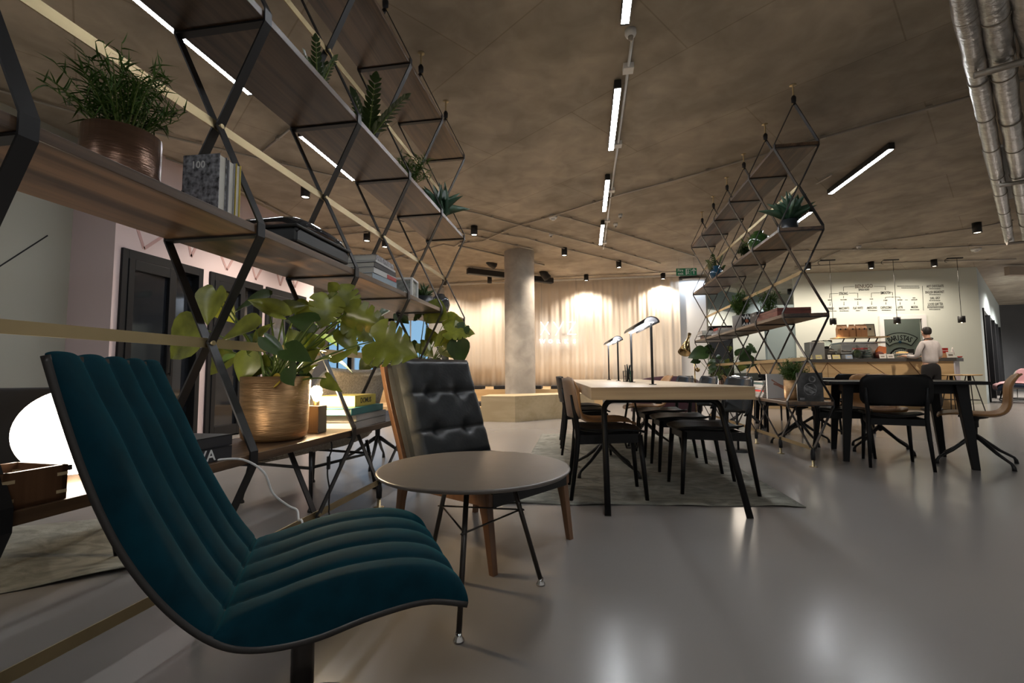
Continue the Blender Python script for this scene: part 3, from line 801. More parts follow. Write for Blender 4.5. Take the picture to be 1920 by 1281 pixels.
# --- left unit, bottom board: gold pot with monstera
gp = at_x(516, 780, -1.315)
H, N_, Mo = 'heart', '', 'monstera'
spec = [(405, 545, 388, 610, .0, H, .95), (500, 560, 434, 580, .05, H, .95, 'd'), (532, 592, 462, 556, -.02, H, .5), (376, 615, 306, 672, .0, H, .9),
 (480, 617, 413, 639, -.04, H, .7), (482, 640, 507, 602, .06, H, .9), (588, 604, 532, 592, -.08, H, .7, 'd'), (497, 632, 538, 668, -.14, H, .7, 'd'),
 (536, 655, 581, 673, -.16, H, .75, 'd'), (464, 664, 446, 720, -.06, H, .95), (485, 668, 458, 714, -.03, H, .85), (542, 690, 551, 724, -.12, H, .95, 'd'),
 (528, 583, 578, 571, .03, H, .7), (618, 560, 600, 614, .0, Mo, 1.05), (633, 548, 676, 592, .02, Mo, 1.1), (632, 546, 613, 528, .03, H, .8),
 (648, 588, 728, 614, .04, Mo, .7), (702, 640, 782, 668, -.02, Mo, .95), (420, 655, 392, 704, .05, H, .8), (560, 645, 540, 616, .08, H, 1.0),
 (592, 650, 570, 618, .1, H, .8), (622, 668, 668, 648, -.03, H, .55), (524, 713, 500, 719, -.1, H, .9, 'y'), (612, 710, 635, 733, -.02, H, .6),
 (400, 560, 440, 605, .12, H, .9), (560, 575, 600, 590, .1, H, .7), (462, 640, 500, 660, .1, H, .9, 'd'), (640, 620, 668, 662, .12, H, .7), (655, 600, 700, 640, .12, Mo, .9),
 (505, 670, 478, 706, .05, H, .8, 'd'), (570, 680, 598, 655, .05, H, .9), (576, 700, 596, 680, .0, H, .8), (580, 712, 560, 690, .06, H, .8, 'd')]
leafy((gp.x, gp.y, SZ(0)), .136, .265, M['goldpot'], 'large monstera in a gold ribbed pot on the bottom board of the left shelving', spec, gp.y, 3, extra=10)
# --- second monstera further along the same board
g2 = at_x(792, 760, -1.33)
spec2 = [(803, 578, 840, 598, -.05, H, 1.1), (799, 577, 774, 602, -.02, Mo, .9, 'd'), (838, 622, 891, 624, -.05, Mo, .95), (856, 640, 866, 686, -.06, H, .95, 'd'), (842, 628, 813, 650, 0, H, .9),
 (830, 650, 852, 672, -.04, H, .8), (738, 576, 700, 596, .05, H, .8, 'd'), (745, 588, 767, 607, .08, H, .9, 'd'), (788, 644, 813, 670, -.02, H, .8), (693, 672, 674, 703, .0, H, .8), (700, 674, 716, 697, .02, H, .9),
 (668, 648, 644, 662, .05, H, .6, 'd'), (836, 600, 870, 604, .03, H, .9), (720, 655, 700, 690, .04, H, .8), (770, 640, 752, 680, .05, H, .9, 'd'), (812, 640, 800, 612, .1, H, .8), (872, 612, 850, 640, 0, Mo, .8, 'd')]
leafy((g2.x, g2.y, SZ(0)), .13, .26, M['copperpot'], 'second monstera on the bottom shelving board, rising behind the leather lounge chair', spec2, g2.y, 4, extra=6)
# --- big fern in copper pot on the second board
f1 = at_x(229, 290, -1.318)
fine_plant((f1.x, f1.y + .0, SZ(1)), .092, .168, M['copperpot'], 'bushy fern in a copper pot on the second board of the left shelving', 62, .155, .30, 5, (.035, .062), 'leaffine', nl=14, wl=.095, lean=-.0, taper=1.0)
# --- upper board plants of the left unit
def zz(loc, r, h, potm, label, n, ht, seed, m='leafdark', sp=.2, L_=.085, name='potted_zz_plant'):
    t = thing(name, label, 'potted plant', loc); pot(t, r, h, potm)
    rr = random.Random(seed); sm = MB(); fm = MB()
    for k in range(n):
        az = 2 * PI * k / n + rr.uniform(-.3, .3); s_ = sp * rr.uniform(.4, 1); a = Vector((0, 0, h * .86)); b_ = a + Vector((math.cos(az) * s_, math.sin(az) * s_, ht * rr.uniform(.7, 1)))
        c = curve(a, b_, ht * .1, 10); sm.tube(c, [.006 - .0004 * q for q in range(11)], 5, cap=False)
        for i in range(2, 11):
            d = (c[i] - c[i - 1]).normalized(); sd = d.cross(Vector((0, 0, 1)) if abs(d.z) < .95 else Vector((1, 0, 0))).normalized()
            for s in (-1, 1): leaf(fm, c[i], c[i] + (sd * s * .7 + d * .8).normalized() * L_ * (1.1 - .05 * i), sd.cross(d) + Vector((.3, -.3, .1)), 'oval', .62, .15, .12)
        leaf(fm, c[-1], c[-1] + d * L_ * .8, sd.cross(d), 'oval', .9)
    sm.build('stem', M['stem'], t); fm.build('foliage', M[m], t); return t
def agave(loc, r, h, potm, label, n, L_, seed, m='leafblue', name='potted_agave', wd=.11):
    t = thing(name, label, 'potted plant', loc); pot(t, r, h, potm)
    rr = random.Random(seed); fm = MB()
    for k in range(n):
        az = k * 2.4; el = R(78 - 50 * (k / n)) if k < n else 0
        d = Vector((math.cos(az) * math.cos(R(25 + 60 * (1 - k / n))), math.sin(az) * math.cos(R(25 + 60 * (1 - k / n))), math.sin(R(25 + 60 * (1 - k / n)))))
        b_ = Vector((d.x * .015, d.y * .015, h * .86)); q = b_ + d * L_ * rr.uniform(.8, 1.05)
        leaf(fm, b_, q, (0, 0, 1) if abs(d.z) < .9 else (1, 0, 0), 'lance', wd * 1.6, .5, .08)
    fm.build('rosette', M[m], t, solid=.003); return t
p = at_x(690, 235, -1.30)
zz((p.x, p.y, SZ(2)), .07, .11, M['copperpot'], 'zz plant with glossy paired leaves on the third board of the left shelving', 7, .30, 8, sp=.25, L_=.085)
p = at_x(600, 95, -1.33)
zz((p.x, 2.05, SZ(2)), .06, .10, M['greypot'], 'zz plant tips glimpsed behind the upper brass rail, nearest of the upper left plants', 5, .25, 9, sp=.14, L_=.05)
p = at_x(768, 318, -1.31)
fine_plant((p.x, p.y, SZ(2)), .06, .11, M['greypot'], 'small palm with feathery fronds on the third board of the left shelving', 30, .19, .30, 11, (.05, .085), 'leaffine', 'potted_palm', .03, 16, .1)
p = at_x(822, 372, -1.30)
agave((p.x, p.y, SZ(2)), .065, .11, M['darkpot'], 'spiky agave on the third board near the far end of the left shelving', 17, .32, 2)
# dark bowl with succulent and glass globe, second board
p = at_x(808, 555, -1.34)
t = agave((p.x, 3.62, SZ(1)), .085, .12, M['darkpot'], 'small dark succulent in a black pot on the second board near the far end', 12, .14, 6, 'leafdark', 'potted_succulent')
p = at_x(838, 540, -1.30)
o = MB().lathe([(0, 0), (.04, .002), (.075, .035), (.09, .085), (.078, .135), (.045, .165), (.04, .18)], n=30).build('glass_globe_vase', mat('smoked glass', (.2, .22, .24), .04, trans=.85, metal=.1), loc=(-1.27, 3.86, SZ(1)), solid=.004)
tag(o, 'round smoked glass vase beside the black succulent pot', 'vase')

# --- right unit plants
p = at_x(1484, 400, 1.96)
agave((1.98, 4.72, SZ(2)), .075, .14, M['darkpot'], 'large agave in a dark pot at the near end of the right shelving, third board', 19, .30, 12)
def vase(loc, prof, m, label, s=1):
    t = thing('vase', label, 'vase', loc); MB().lathe([(r * s, z * s) for r, z in prof], n=32).build('body', m, t, solid=.004); return t
vase((1.93, 5.38, SZ(2)), [(0, 0), (.055, 0), (.10, .05), (.115, .11), (.10, .17), (.06, .205), (.045, .215), (.052, .235)], M['greenglaze'], 'round green glazed vase on the third board of the right shelving')
fine_plant((2.02, 5.92, SZ(2)), .06, .1, M['greypot'], 'dark bushy fir like plant beside the green vase on the right shelving', 80, .2, .2, 13, (.035, .055), 'leafdark', 'potted_juniper', 0, 24, .2, up=0)
fine_plant((2.0, 5.66, SZ(2)), .05, .09, M['greypot'], 'pale leaved bushy plant between the green vase and the dark one', 34, .14, .24, 14, (.04, .06), 'leaffine', 'potted_shrub', 0, 14, .35)
vase((1.90, 6.95, SZ(2)), [(0, 0), (.05, 0), (.085, .045), (.10, .1), (.085, .15), (.04, .18), (.055, .215)], M['tealglaze'], 'blue cracked glaze vase near the far end of the right shelving')
zz((2.0, 7.38, SZ(2)), .055, .1, M['copperpot'], 'zz plant standing behind the blue vase on the right shelving', 7, .34, 15, sp=.2)
fine_plant((1.97, 6.20, SZ(1)), .105, .19, M['greypot'], 'upright plant in a stone grey pot on the second board of the right shelving', 40, .12, .38, 16, (.05, .08), 'leaffine', 'potted_shrub', 0, 18, .17)
fine_plant((2.06, 5.55, SZ(1)), .05, .09, M['darkpot'], 'feathery plant behind the black figure panel on the right shelving', 34, .15, .42, 17, (.045, .075), 'leaffine', 'potted_fern', 0, 14, .14)
fine_plant((1.99, 4.86, SZ(0)), .078, .19, M['goldpot'], 'bushy rosemary in a gold pot on the bottom board of the right shelving', 60, .13, .27, 18, (.03, .055), 'leaffine', 'potted_rosemary', .01, 22, .13, taper=1.0)
fine_plant((2.75, 6.55, .74), .05, .09, M['greypot'], 'thin wispy plant behind the right shelving at counter rail height', 16, .24, .27, 19, (.05, .09), 'leaffine', 'potted_fern', .0, 8, .08)
gp3 = (2.0, 7.55, SZ(0))
spec3 = [(1322, 662, 1291, 668, -.02, H, 1.0, 'd'), (1330, 650, 1318, 655, .02, H, .9, 'd'), (1310, 675, 1294, 680, 0, H, .8, 'd'), (1335, 652, 1322, 664, .05, Mo, 1.0, 'd'), (1350, 668, 1342, 672, 0, H, 1, 'd'),
 (1338, 674, 1324, 683, 0, H, .9, 'd'), (1345, 688, 1326, 690, -.03, H, .9, 'd'), (1352, 676, 1360, 684, 0, H, 1, 'd'), (1335, 692, 1328, 702, -.03, H, .9, 'd'), (1358, 688, 1368, 672, .05, H, .8), (1372, 655, 1364, 650, .1, H, 1),
 (1386, 668, 1412, 652, .1, H, .9, 'd'), (1390, 676, 1425, 680, .1, H, .9, 'd'), (1384, 690, 1402, 686, .05, H, .8), (1330, 655, 1308, 652, .05, H, .8, 'd'), (1360, 700, 1375, 692, 0, H, .9, 'd'), (1366, 662, 1372, 656, .1, H, .9, 'd'), (1404, 648, 1420, 662, .1, Mo, 1.1, 'd')]
leafy(gp3, .10, .15, M['copperpot'], 'dark monstera on the bottom board at the far end of the right shelving', spec3, 7.5, 21)

# ------------------------------------------------------------------ books and objects
def book(loc, size, cover, label, rz=0, group=None, lie=True, spine_text=None, tcol=None, name='book', ts=None):
    """lying: size = (width away from spine, length, thickness), spine towards +X"""
    t = thing(name, label, 'book', loc, rz, group)
    W, L_, T = size; c = .0025
    m = MB()
    m.b2((-W / 2, -L_ / 2, 0), (W / 2, L_ / 2, c)); m.b2((-W / 2, -L_ / 2, T - c), (W / 2, L_ / 2, T)); m.b2((W / 2 - c, -L_ / 2, 0), (W / 2, L_ / 2, T))
    m.build('cover', cover, t)
    MB().b2((-W / 2 + .004, -L_ / 2 + .004, c), (W / 2 - c, L_ / 2 - .004, T - c)).build('pages', M['paper'], t)
    if spine_text:
        text(spine_text, ts or T * .7, tcol or M['white'], t, 'spine_lettering', (W / 2 + .0005, 0, T * .28), (PI / 2, 0, PI / 2), ext=.0004)
    return t
def cm(name, c, r=.5): return mat(name, c, r)
K = {'dark': cm('charcoal cover', (.03, .03, .035)), 'teal': cm('teal cover', (.02, .16, .17)), 'yellow': cm('yellow cover', (.55, .42, .06)), 'grey': cm('grey cover', (.28, .28, .29)), 'white': cm('white cover', (.6, .6, .6)),
 'red': cm('red cover', (.42, .035, .03)), 'blue': cm('blue cover', (.06, .09, .30)), 'orange': cm('orange cover', (.5, .16, .08)), 'mag': cm('pale blue cover', (.3, .38, .45)), 'silver': cm('silver cover', (.35, .34, .33), .3), 'navy': cm('dark green cover', (.03, .06, .06))}
# stack beside the bulb lamp (bottom board, left unit)
x = -1.30; z = SZ(0)
for (dx, y, s, c, lab, st) in ((0, 2.33, (.30, .40, .036), K['silver'], 'white paged book with patterned silver spine, bottom of the stack by the bulb lamp', None),
  (0, 2.335, (.30, .39, .030), K['silver'], 'white paged book second from the bottom of the stack by the bulb lamp', None),
  (-.01, 2.32, (.29, .41, .034), K['teal'], 'teal edged book under the yellow one in the stack by the bulb lamp', None),
  (-.0, 2.36, (.20, .27, .058), K['yellow'], 'thick yellow book on top of the stack by the bulb lamp', 'DOMUS')):
    book((x + dx, y, z), s, c, lab, 0.06, 'books stacked by the bulb lamp', spine_text=st, tcol=M['ink'], ts=.04); z += s[2] + .001
# dark books near the white cable
z = SZ(0)
b_ = book((-1.31, 1.225, z), (.30, .27, .042), K['dark'], 'black book with white lettering on the bottom board behind the teal chair', -.08, None)
text('JAVA', .048, M['white'], b_, 'spine_lettering', (.1512, .02, .006), (PI / 2, 0, PI / 2), ext=.0004); z += .0425
book((-1.31, 1.23, z), (.29, .27, .034), K['dark'], 'plain black book lying on the one with white lettering', -.02)
# upright books by the fern
def upright(loc, size, cover, label, rz=0, txt=None, group=None, name='book'):
    """front cover faces -Y, size=(width, thickness, height)"""
    t = thing(name, label, 'book', loc, rz, group); W, T, Hh = size; c = .0025
    m = MB(); m.b2((-W / 2, 0, 0), (W / 2, c, Hh)); m.b2((-W / 2, T - c, 0), (W / 2, T, Hh)); m.b2((-W / 2, 0, 0), (-W / 2 + c, T, Hh)); m.build('cover', cover, t)
    MB().b2((-W / 2 + c, c, .003), (W / 2 - .004, T - c, Hh - .003)).build('pages', M['paper'], t)
    if txt: text(txt, Hh * .18, M['white'], t, 'cover_lettering', (-.01, -.0006, Hh * .76), ext=.0004)
    return t
cv = mat('printed grey cover', (.20, .20, .22), .4, noise=((60, 60, 60), .9, 2))
upright((-1.225, 1.26, SZ(1)), (.13, .034, .19), cv, 'upright book with 100 on its grey printed cover beside the copper pot', .04, '100', 'books upright by the fern')
upright((-1.225, 1.298, SZ(1)), (.135, .028, .185), K['grey'], 'upright grey book behind the one with 100 on its cover', .04, None, 'books upright by the fern')
upright((-1.225, 1.33, SZ(1)), (.135, .022, .188), K['yellow'], 'upright book with olive edge, last of the row beside the fern', .04, None, 'books upright by the fern')
# record player
t = thing('record_player', 'black record player with clear lid on the second board of the left shelving', 'record player', (-1.315, 1.86, SZ(1)))
MB().b2((-.165, -.21, .012), (.165, .21, .072)).build('plinth', mat('record player plinth', (.03, .032, .036), .35), t, bevel=.01)
MB().b2((-.172, -.217, .072), (.172, .217, .086)).build('deck', M['black'], t, bevel=.006)
MB().lathe([(0, .087), (.145, .087), (.145, .1), (0, .1)], n=40).build('platter', M['black'], t)
m = MB(); m.tube([(.14, .15, .09), (.14, .15, .12), (.13, 0, .12), (.08, -.08, .108)], .005, 6); m.lathe([(0, .087), (.02, .087), (.02, .115), (0, .115)], (.14, .15, 0), 14); m.build('tonearm', M['chrome'], t)
MB().grid([[(x, y, .150 - .05 * max(0, abs(x) / .168 * 1.6 - .6) ** 3 - .05 * max(0, abs(y) / .21 * 1.6 - .6) ** 3) for x in [-.168 + .0336 * k for k in range(11)]] for y in [-.21 + .042 * k for k in range(11)]]).build('dust_cover', mat('smoked acrylic', (.25, .24, .24), .04, trans=.92, ior=1.1), t, solid=.002)
for s in ((-.13, -.17), (.13, -.17), (-.13, .17), (.13, .17)): MB().lathe([(0, 0), (.018, 0), (.02, .013), (0, .013)], (s[0], s[1], 0), 12).build('foot', M['black'], t)
# magazines stack
z = SZ(1)
for i, (s, c, lab, st) in enumerate((((.27, .31, .042), K['mag'], 'pale blue magazine bundle at the bottom of the stack beside the record player', None), ((.27, .30, .032), K['white'], 'white and red spined book second from the bottom of the magazine stack', None),
   ((.27, .30, .030), K['dark'], 'black spined book in the middle of the magazine stack', None), ((.27, .29, .012), K['white'], 'thin white book in the magazine stack, second from the top', None), ((.26, .27, .034), cv, 'printed book on top of the magazine stack', None))):
    t = book((-1.30, 2.52, z), s, c, lab, -.03 + .02 * i, 'magazines stacked by the record player'); z += s[2] + .001
    if i == 1: MB().b2((.1355, .02, .001), (.1362, .149, .025)).build('red_label', K['red'], t)
# white wire cube / framed box
t = thing('display_box', 'white framed glass box standing at the far end of the second board', 'display box', (-1.30, 3.12, SZ(1)), .12)
m = MB(); s = .078; hh = .16
for a in (-s, s):
    for b_ in (-s, s): m.b2((a - .007, b_ - .007, 0), (a + .007, b_ + .007, hh))
for z in (0, hh - .014):
    for a in (-s, s): m.b2((-s, a - .007, z), (s, a + .007, z + .014)); m.b2((a - .007, -s, z), (a + .007, s, z + .014))
m.strap([(-s, -s - .004, .07), (-.02, -s - .004, .01), (.03, -s - .004, .06), (s, -s - .004, .01)], .004, .008, (0, 1, 0))
m.build('frame', M['white'], t); MB().b2((-s + .005, -s + .02, .012), (s - .005, s - .005, hh - .014)).build('content', mat('printed grey', (.3, .32, .3), .4, noise=((30, 30, 30), .5)), t)
# bulb lamp
lx, ly = at_z(592, 812, SZ(0)).x - .02, at_z(592, 812, SZ(0)).y + .03
t = thing('bulb_lamp', 'bare bulb lamp on a wooden block beside the gold pot', 'table lamp', (lx, ly, SZ(0)))
MB().b2((-.035, -.035, 0), (.035, .035, .125)).build('block', mat('grey ash block', (.09, .072, .056), .7), t, bevel=.002)
MB().lathe([(.013, .125), (.014, .15), (.0, .15)], n=14).build('socket', M['brass'], t)
MB().lathe([(.011, .148), (.018, .165), (.027, .185), (.024, .205), (.012, .217), (0, .219)], n=20).build('bulb', M['bulb'], t)
lamp('POINT', 'bulb_glow', (0, 0, .26), 6.0, (1, .78, .5), .02, parent=t)
# globe lamp and inlaid box
gx, gy = -1.315, at_x(138, 900, -1.315).y
t = thing('globe_lamp', 'large glowing oval opal glass lamp behind the teal chair', 'table lamp', (gx, gy, SZ(0)))
MB().lathe([(0, .02)] + [(.118 * math.cos(a) if a > -1.25 else .04, .128 + .111 * math.sin(a)) for a in [-1.25 + k * (PI / 2 + 1.25) / 24 for k in range(25)]], n=56).build('opal_globe', M['globe'], t)
m = MB()
for k in range(3): m.ell((.05 * math.cos(k * 2.1), .05 * math.sin(k * 2.1), .012), .012, 8)
m.build('foot', M['steelbright'], t)
MB().b2((.1, -.1, .05), (.112, -.09, .062)).build('switch', M['black'], t)
t = thing('wooden_box', 'dark wooden box with pale inlaid corners beside the glowing globe lamp', 'box', (-1.222, .812, SZ(0)), -.08)
m = MB(); bw, bl, bh = .075, .055, .075
m.b2((-bw, -bl, 0), (bw, -bl + .01, bh)); m.b2((-bw, bl - .01, 0), (bw, bl, bh)); m.b2((-bw, -bl, 0), (-bw + .01, bl, bh)); m.b2((bw - .01, -bl, 0), (bw, bl, bh)); m.b2((-bw, -bl, 0), (bw, bl, .008))
m.build('body', M['walnut_x'], t)
mi_ = mat('pale inlay', (.55, .42, .25), .4)
for zz_ in (.014, .052):
    for sx in (-1, 1):
        for sy in (-1, 1):
            MB().box((sx * (bw - .0115), sy * (bl - .0095), zz_ + .004), (.0235, .0195, .007)).build('inlay', mi_, t)
# right unit things
t = thing('storage_box', 'red brown lacquered box on the second board at the near end of the right shelving', 'box', (1.975, 4.98, SZ(1)))
MB().b2((-.15, -.27, 0), (.15, .27, .085)).build('body', mat('red brown lacquer', (.17, .045, .032), .45, noise=((8, 8, 60), .3)), t, bevel=.002)
MB().b2((-.1505, -.272, .06), (.1505, .272, .063)).build('lid_line', M['ink'], t)
t = thing('storage_box', 'dark grey box behind the red brown one on the right shelving', 'box', (1.99, 5.42, SZ(1)))
MB().b2((-.14, -.10, 0), (.14, .10, .13)).build('body', K['dark'], t, bevel=.002); MB().b2((-.141, -.03, .09), (-.14, .03, .11)).build('label_plate', K['grey'], t)
t = thing('patterned_panel', 'small black and white patterned panel with an orange middle on the right shelving', 'ornament', (1.90, 5.78, SZ(1)))
MB().b2((-.055, 0, 0), (.055, .02, .16)).build('board', M['black'], t)
m = MB()
for s, z in ((1, .022), (-1, .138)):
    m.strap([(-.05, -.001, z), (-.03, -.001, z + s * .028), (-.012, -.001, z - s * .01), (.0, -.001, z + s * .03), (.012, -.001, z - s * .01), (.03, -.001, z + s * .028), (.05, -.001, z)], .002, .014, (0, 1, 0))
m.build('white_arches', M['white'], t); MB().ell((0, -.001, .08), (.02, .003, .022), 12).build('orange_spot', K['orange'], t)
z = SZ(1)
for s, c, lab in (((.26, .3, .04), K['white'], 'pale book at the bottom of the pile at the far end of the right shelving'), ((.24, .3, .03), K['grey'], 'grey book in the middle of that far pile on the right shelving'), ((.22, .22, .04), K['red'], 'bright red book on top of the far pile on the right shelving')):
    book((1.98, 7.0, z), s, c, lab, PI, 'books piled on the far right boards'); z += s[2] + .001
z = SZ(1)
for s, c, lab in (((.2, .25, .05), mat('maroon cover', (.12, .04, .04), .5), 'maroon book at the bottom of the farthest pile'), ((.27, .34, .03), K['white'], 'white magazine lying on the maroon book'), ((.27, .3, .04), K['silver'], 'silver grey rolled magazine on top of the farthest pile')):
    book((1.93, 7.62, z), s, c, lab, PI, 'books piled on the far right boards'); z += s[2] + .001
# bottom board: magazines facing the camera, stacks
ph = mat('black and white photograph', (.06, .06, .06), .35, noise=((9, 9, 9), .8, 3))
t = upright((2.03, 4.60, SZ(0)), (.22, .012, .26), ph, 'magazine with a black and white close up photograph standing on the bottom right board', 0, None, None, 'magazine')
m = MB(); m.lathe([(.05, 0), (.056, 0)], (0, -.0015, .11), 24, axis=(0, -1, 0)); m.lathe([(.018, 0), (.03, 0)], (.02, -.0015, .20), 20, axis=(0, -1, 0))
m.strap([(-.05, -.001, .12), (-.01, -.001, .1), (.04, -.001, .06)], .001, .03, (0, 1, 0)); m.strap([(-.03, -.001, .14), (.01, -.001, .12), (.05, -.001, .1)], .001, .014, (0, 1, 0)); m.b2((-.09, -.0012, .01), (-.05, -.0008, .03))
m.build('photograph', mat('pale print', (.2, .2, .2), .4, noise=((30, 30, 30), .7)), t)
t = upright((1.925, 5.10, SZ(0)), (.17, .02, .25), K['white'], 'white magazine with a hand drawing standing left of the gold pot', .12, None, None, 'magazine')
m = MB(); m.strap([(.08, -.001, .12), (.02, -.001, .15), (-.04, -.001, .19)], .001, .012, (0, 1, 0)); m.strap([(.08, -.001, .1), (.03, -.001, .13), (-.02, -.001, .15)], .001, .018, (0, 1, 0)); m.build('drawing', mat('rosy print', (.4, .2, .15), .5), t)
z = SZ(0)
for k in range(9):
    c = [K['silver'], K['grey'], K['silver'], K['red'], K['grey'], K['silver'], K['grey'], K['navy'], K['silver']][k]
    book((1.99 + .004 * (k % 3), 5.36, z), (.30, .26, .019), c, 'grey magazine, %s from the bottom of the tall stack on the bottom right board' % ['first', 'second', 'third', 'fourth', 'fifth', 'sixth', 'seventh', 'eighth', 'ninth'][k], PI + .02 * (k % 4), 'magazines in the tall stack'); z += .0195
z = SZ(0)
for s, c, lab in (((.25, .18, .035), K['red'], 'red book at the bottom of the short colourful pile on the bottom right board'), ((.22, .16, .022), K['blue'], 'blue book second from the bottom of the colourful pile'), ((.22, .15, .025), K['orange'], 'orange book in the middle of the colourful pile'), ((.2, .15, .035), K['red'], 'thick red book second from the top of the colourful pile'), ((.2, .14, .035), K['blue'], 'blue book on top of the colourful pile')):
    book((1.93, 5.64, z), s, c, lab, PI + .1, 'colourful books on the bottom right board'); z += s[2] + .001
t = upright((1.97, 6.10, SZ(0)), (.28, .02, .26), mat('landscape cover', (.09, .10, .085), .5, noise=((4, 4, 12), .6)), 'tall landscape magazine standing behind the colourful books', 0, None, None, 'magazine')
o = MB().lathe([(0, 0), (.10, 0), (.105, .03), (.09, .08), (.05, .11), (0, .12)], n=28).build('stone_dome', M['greyshell'], loc=(1.87, 5.88, SZ(0))); tag(o, 'grey dome shaped ornament at the left edge of the bottom right board', 'ornament')

# cables
def cable(pts, m, label, r=.0035, name='cable'):
    pts = [Vector(p) for p in pts]; base = pts[0]; n = len(pts); out = []
    for i in range(n - 1):       # catmull rom
        p0 = pts[max(i - 1, 0)]; p1 = pts[i]; p2 = pts[i + 1]; p3 = pts[min(i + 2, n - 1)]
        for k in range(6):
            t_ = k / 6; out.append(.5 * ((2 * p1) + (p2 - p0) * t_ + (2 * p0 - 5 * p1 + 4 * p2 - p3) * t_ * t_ + (3 * p1 - p0 - 3 * p2 + p3) * t_ ** 3) - base)
    out.append(pts[-1] - base)
    return tag(MB().tube(out, r, 7).build(name, m, loc=base), label, 'cable')
cable([(-1.16, 1.29, SZ(0) + .004)] + [at_y(x, y, Y) for x, y, Y in ((455, 862, 1.36), (495, 886, 1.42), (512, 925, 1.45), (540, 948, 1.5), (557, 957, 1.52), (560, 975, 1.5), (568, 992, 1.48))] + [Vector((-.98, 1.5, .02)), Vector((-.9, 1.62, .006))], M['white'], 'white power cable hanging off the bottom board behind the teal chair', .0038)
c_ = cable([(lx + .03, ly - .03, SZ(0) + .02)] + [at_y(x, y, Y) for x, y, Y in ((600, 820, 1.97), (619, 826, 1.98), (622, 842, 1.98), (616, 862, 1.98), (614, 890, 1.98), (618, 920, 2.0), (617, 950, 2.05), (625, 975, 2.08))] + [Vector((-1.02, 2.1, .006))], M['black'], 'black power cable with inline switch hanging below the bulb lamp', .0035)
p = at_y(616, 868, 1.98) - c_.location
MB().box((p.x, p.y, p.z), (.014, .014, .06)).build('inline_switch', M['black'], c_, bevel=.003)
# ================================================================== FOREGROUND FURNITURE
def rot2(v, a): return (v[0] * math.cos(a) - v[1] * math.sin(a), v[0] * math.sin(a) + v[1] * math.cos(a))
def smooth(pts, n):
    """catmull rom resample of a 2-d/3-d polyline"""
    pts = [Vector(p) for p in pts]; out = []; m = len(pts) - 1
    for k in range(n + 1):
        f = k / n * m; i = min(m - 1, int(f)); t = f - i
        p0 = pts[max(i - 1, 0)]; p1 = pts[i]; p2 = pts[i + 1]; p3 = pts[min(i + 2, m)]
        out.append(.5 * ((2 * p1) + (p2 - p0) * t + (2 * p0 - 5 * p1 + 4 * p2 - p3) * t * t + (3 * p1 - p0 - 3 * p2 + p3) * t ** 3))
    return out
# ------------------------------------------------------------------ teal velvet chair
ch = thing('lounge_chair', 'high backed teal velvet lounge chair with vertical channels in the left foreground', 'lounge chair', (-.645, .752, 0), .542)
Wc = .53
outer = [(-.268, .878), (-.246, .80), (-.215, .70), (-.182, .61), (-.147, .535), (-.104, .466), (-.06, .412), (-.015, .372), (.03, .350), (.09, .341), (.16, .345), (.256, .364), (.362, .372), (.45, .350)]
back = smooth([(-.262, .893, 0), (-.232, .84, 0), (-.195, .745, 0), (-.150, .64, 0), (-.105, .545, 0), (-.062, .465, 0), (-.018, .402, 0)], 30)
seat = smooth([(-.026, .388, 0), (.05, .405, 0), (.13, .425, 0), (.22, .437, 0), (.32, .436, 0), (.40, .418, 0), (.452, .382, 0)], 26)
sh = smooth([(x, z, 0) for x, z in outer], 60)
NCH = 5
US = [0, .004, .012, .024, .04, .06, .085]
US += [.085 + (.915 - .085) * k / 52 for k in range(1, 52)] + [1 - u for u in reversed(US)]
def cushion(curve_, name, free_start, free_end):
    """padded surface over the shell: channels across, edges rolling down to the shell"""
    n = len(curve_); rows = []
    L = sum((b_ - a).length for a, b_ in zip(curve_, curve_[1:])); acc = 0
    for i, p in enumerate(curve_):
        if i: acc += (p - curve_[i - 1]).length
        c_ = min(sh, key=lambda v: (v.x - p.x) ** 2 + (v.y - p.y) ** 2)
        v = p - c_; T = v.length; v.normalize()
        def roll(d, r=.035): return math.sqrt(max(0, 1 - (1 - min(1, d / r)) ** 2))
        ge = 1
        if free_start: ge = min(ge, roll(acc))
        if free_end: ge = min(ge, roll(L - acc))
        ce_ = 1
        if not free_start: ce_ = min(1, (acc / .02 + .05)) ** .5
        if not free_end: ce_ = min(1, ((L - acc) / .02 + .05)) ** .5
        r_ = []
        for u in US:
            w = (u * NCH) % 1; b_ = math.sin(PI * w) ** .45 if 0 < w < 1 else 0
            if u < .5 / NCH or u > 1 - .5 / NCH: b_ = 1
            gu = roll(min(u, 1 - u) * Wc, .04)
            h = (T - .014 + .014 * b_ * (.5 + .5 * ce_) - .004 * (1 - ce_)) * gu * ge
            r_.append((c_.x + v.x * h, u * Wc, c_.y + v.y * h + .002))
        rows.append(r_)
    m = MB(); m.grid(rows)
    return m.build(name, M['velvet'], ch)
def refine(cv, dist=(0, .002, .006, .012, .02, .032)):
    return cv
back = smooth([(-.268, .893, 0), (-.262, .888, 0), (-.250, .868, 0), (-.225, .81, 0), (-.190, .735, 0), (-.146, .63, 0), (-.102, .54, 0), (-.062, .465, 0), (-.030, .415, 0), (-.010, .391, 0)], 70)
seat = smooth([(-.010, .391, 0), (.03, .400, 0), (.08, .412, 0), (.14, .427, 0), (.22, .438, 0), (.32, .437, 0), (.39, .422, 0), (.435, .396, 0), (.456, .366, 0), (.457, .352, 0)], 60)
cushion(back, 'backrest', True, False)
cushion(seat, 'seat', False, True)
m = MB(); m.grid([[(p.x, u * Wc, p.y) for u in (0, .02, .5, .98, 1)] for p in sh]); m.build('shell', M['shellback'], ch, solid=.012, offset=0)
m = MB(); m.tube([(.12, Wc / 2, .34), (.12, Wc / 2, .05)], .026, 16)
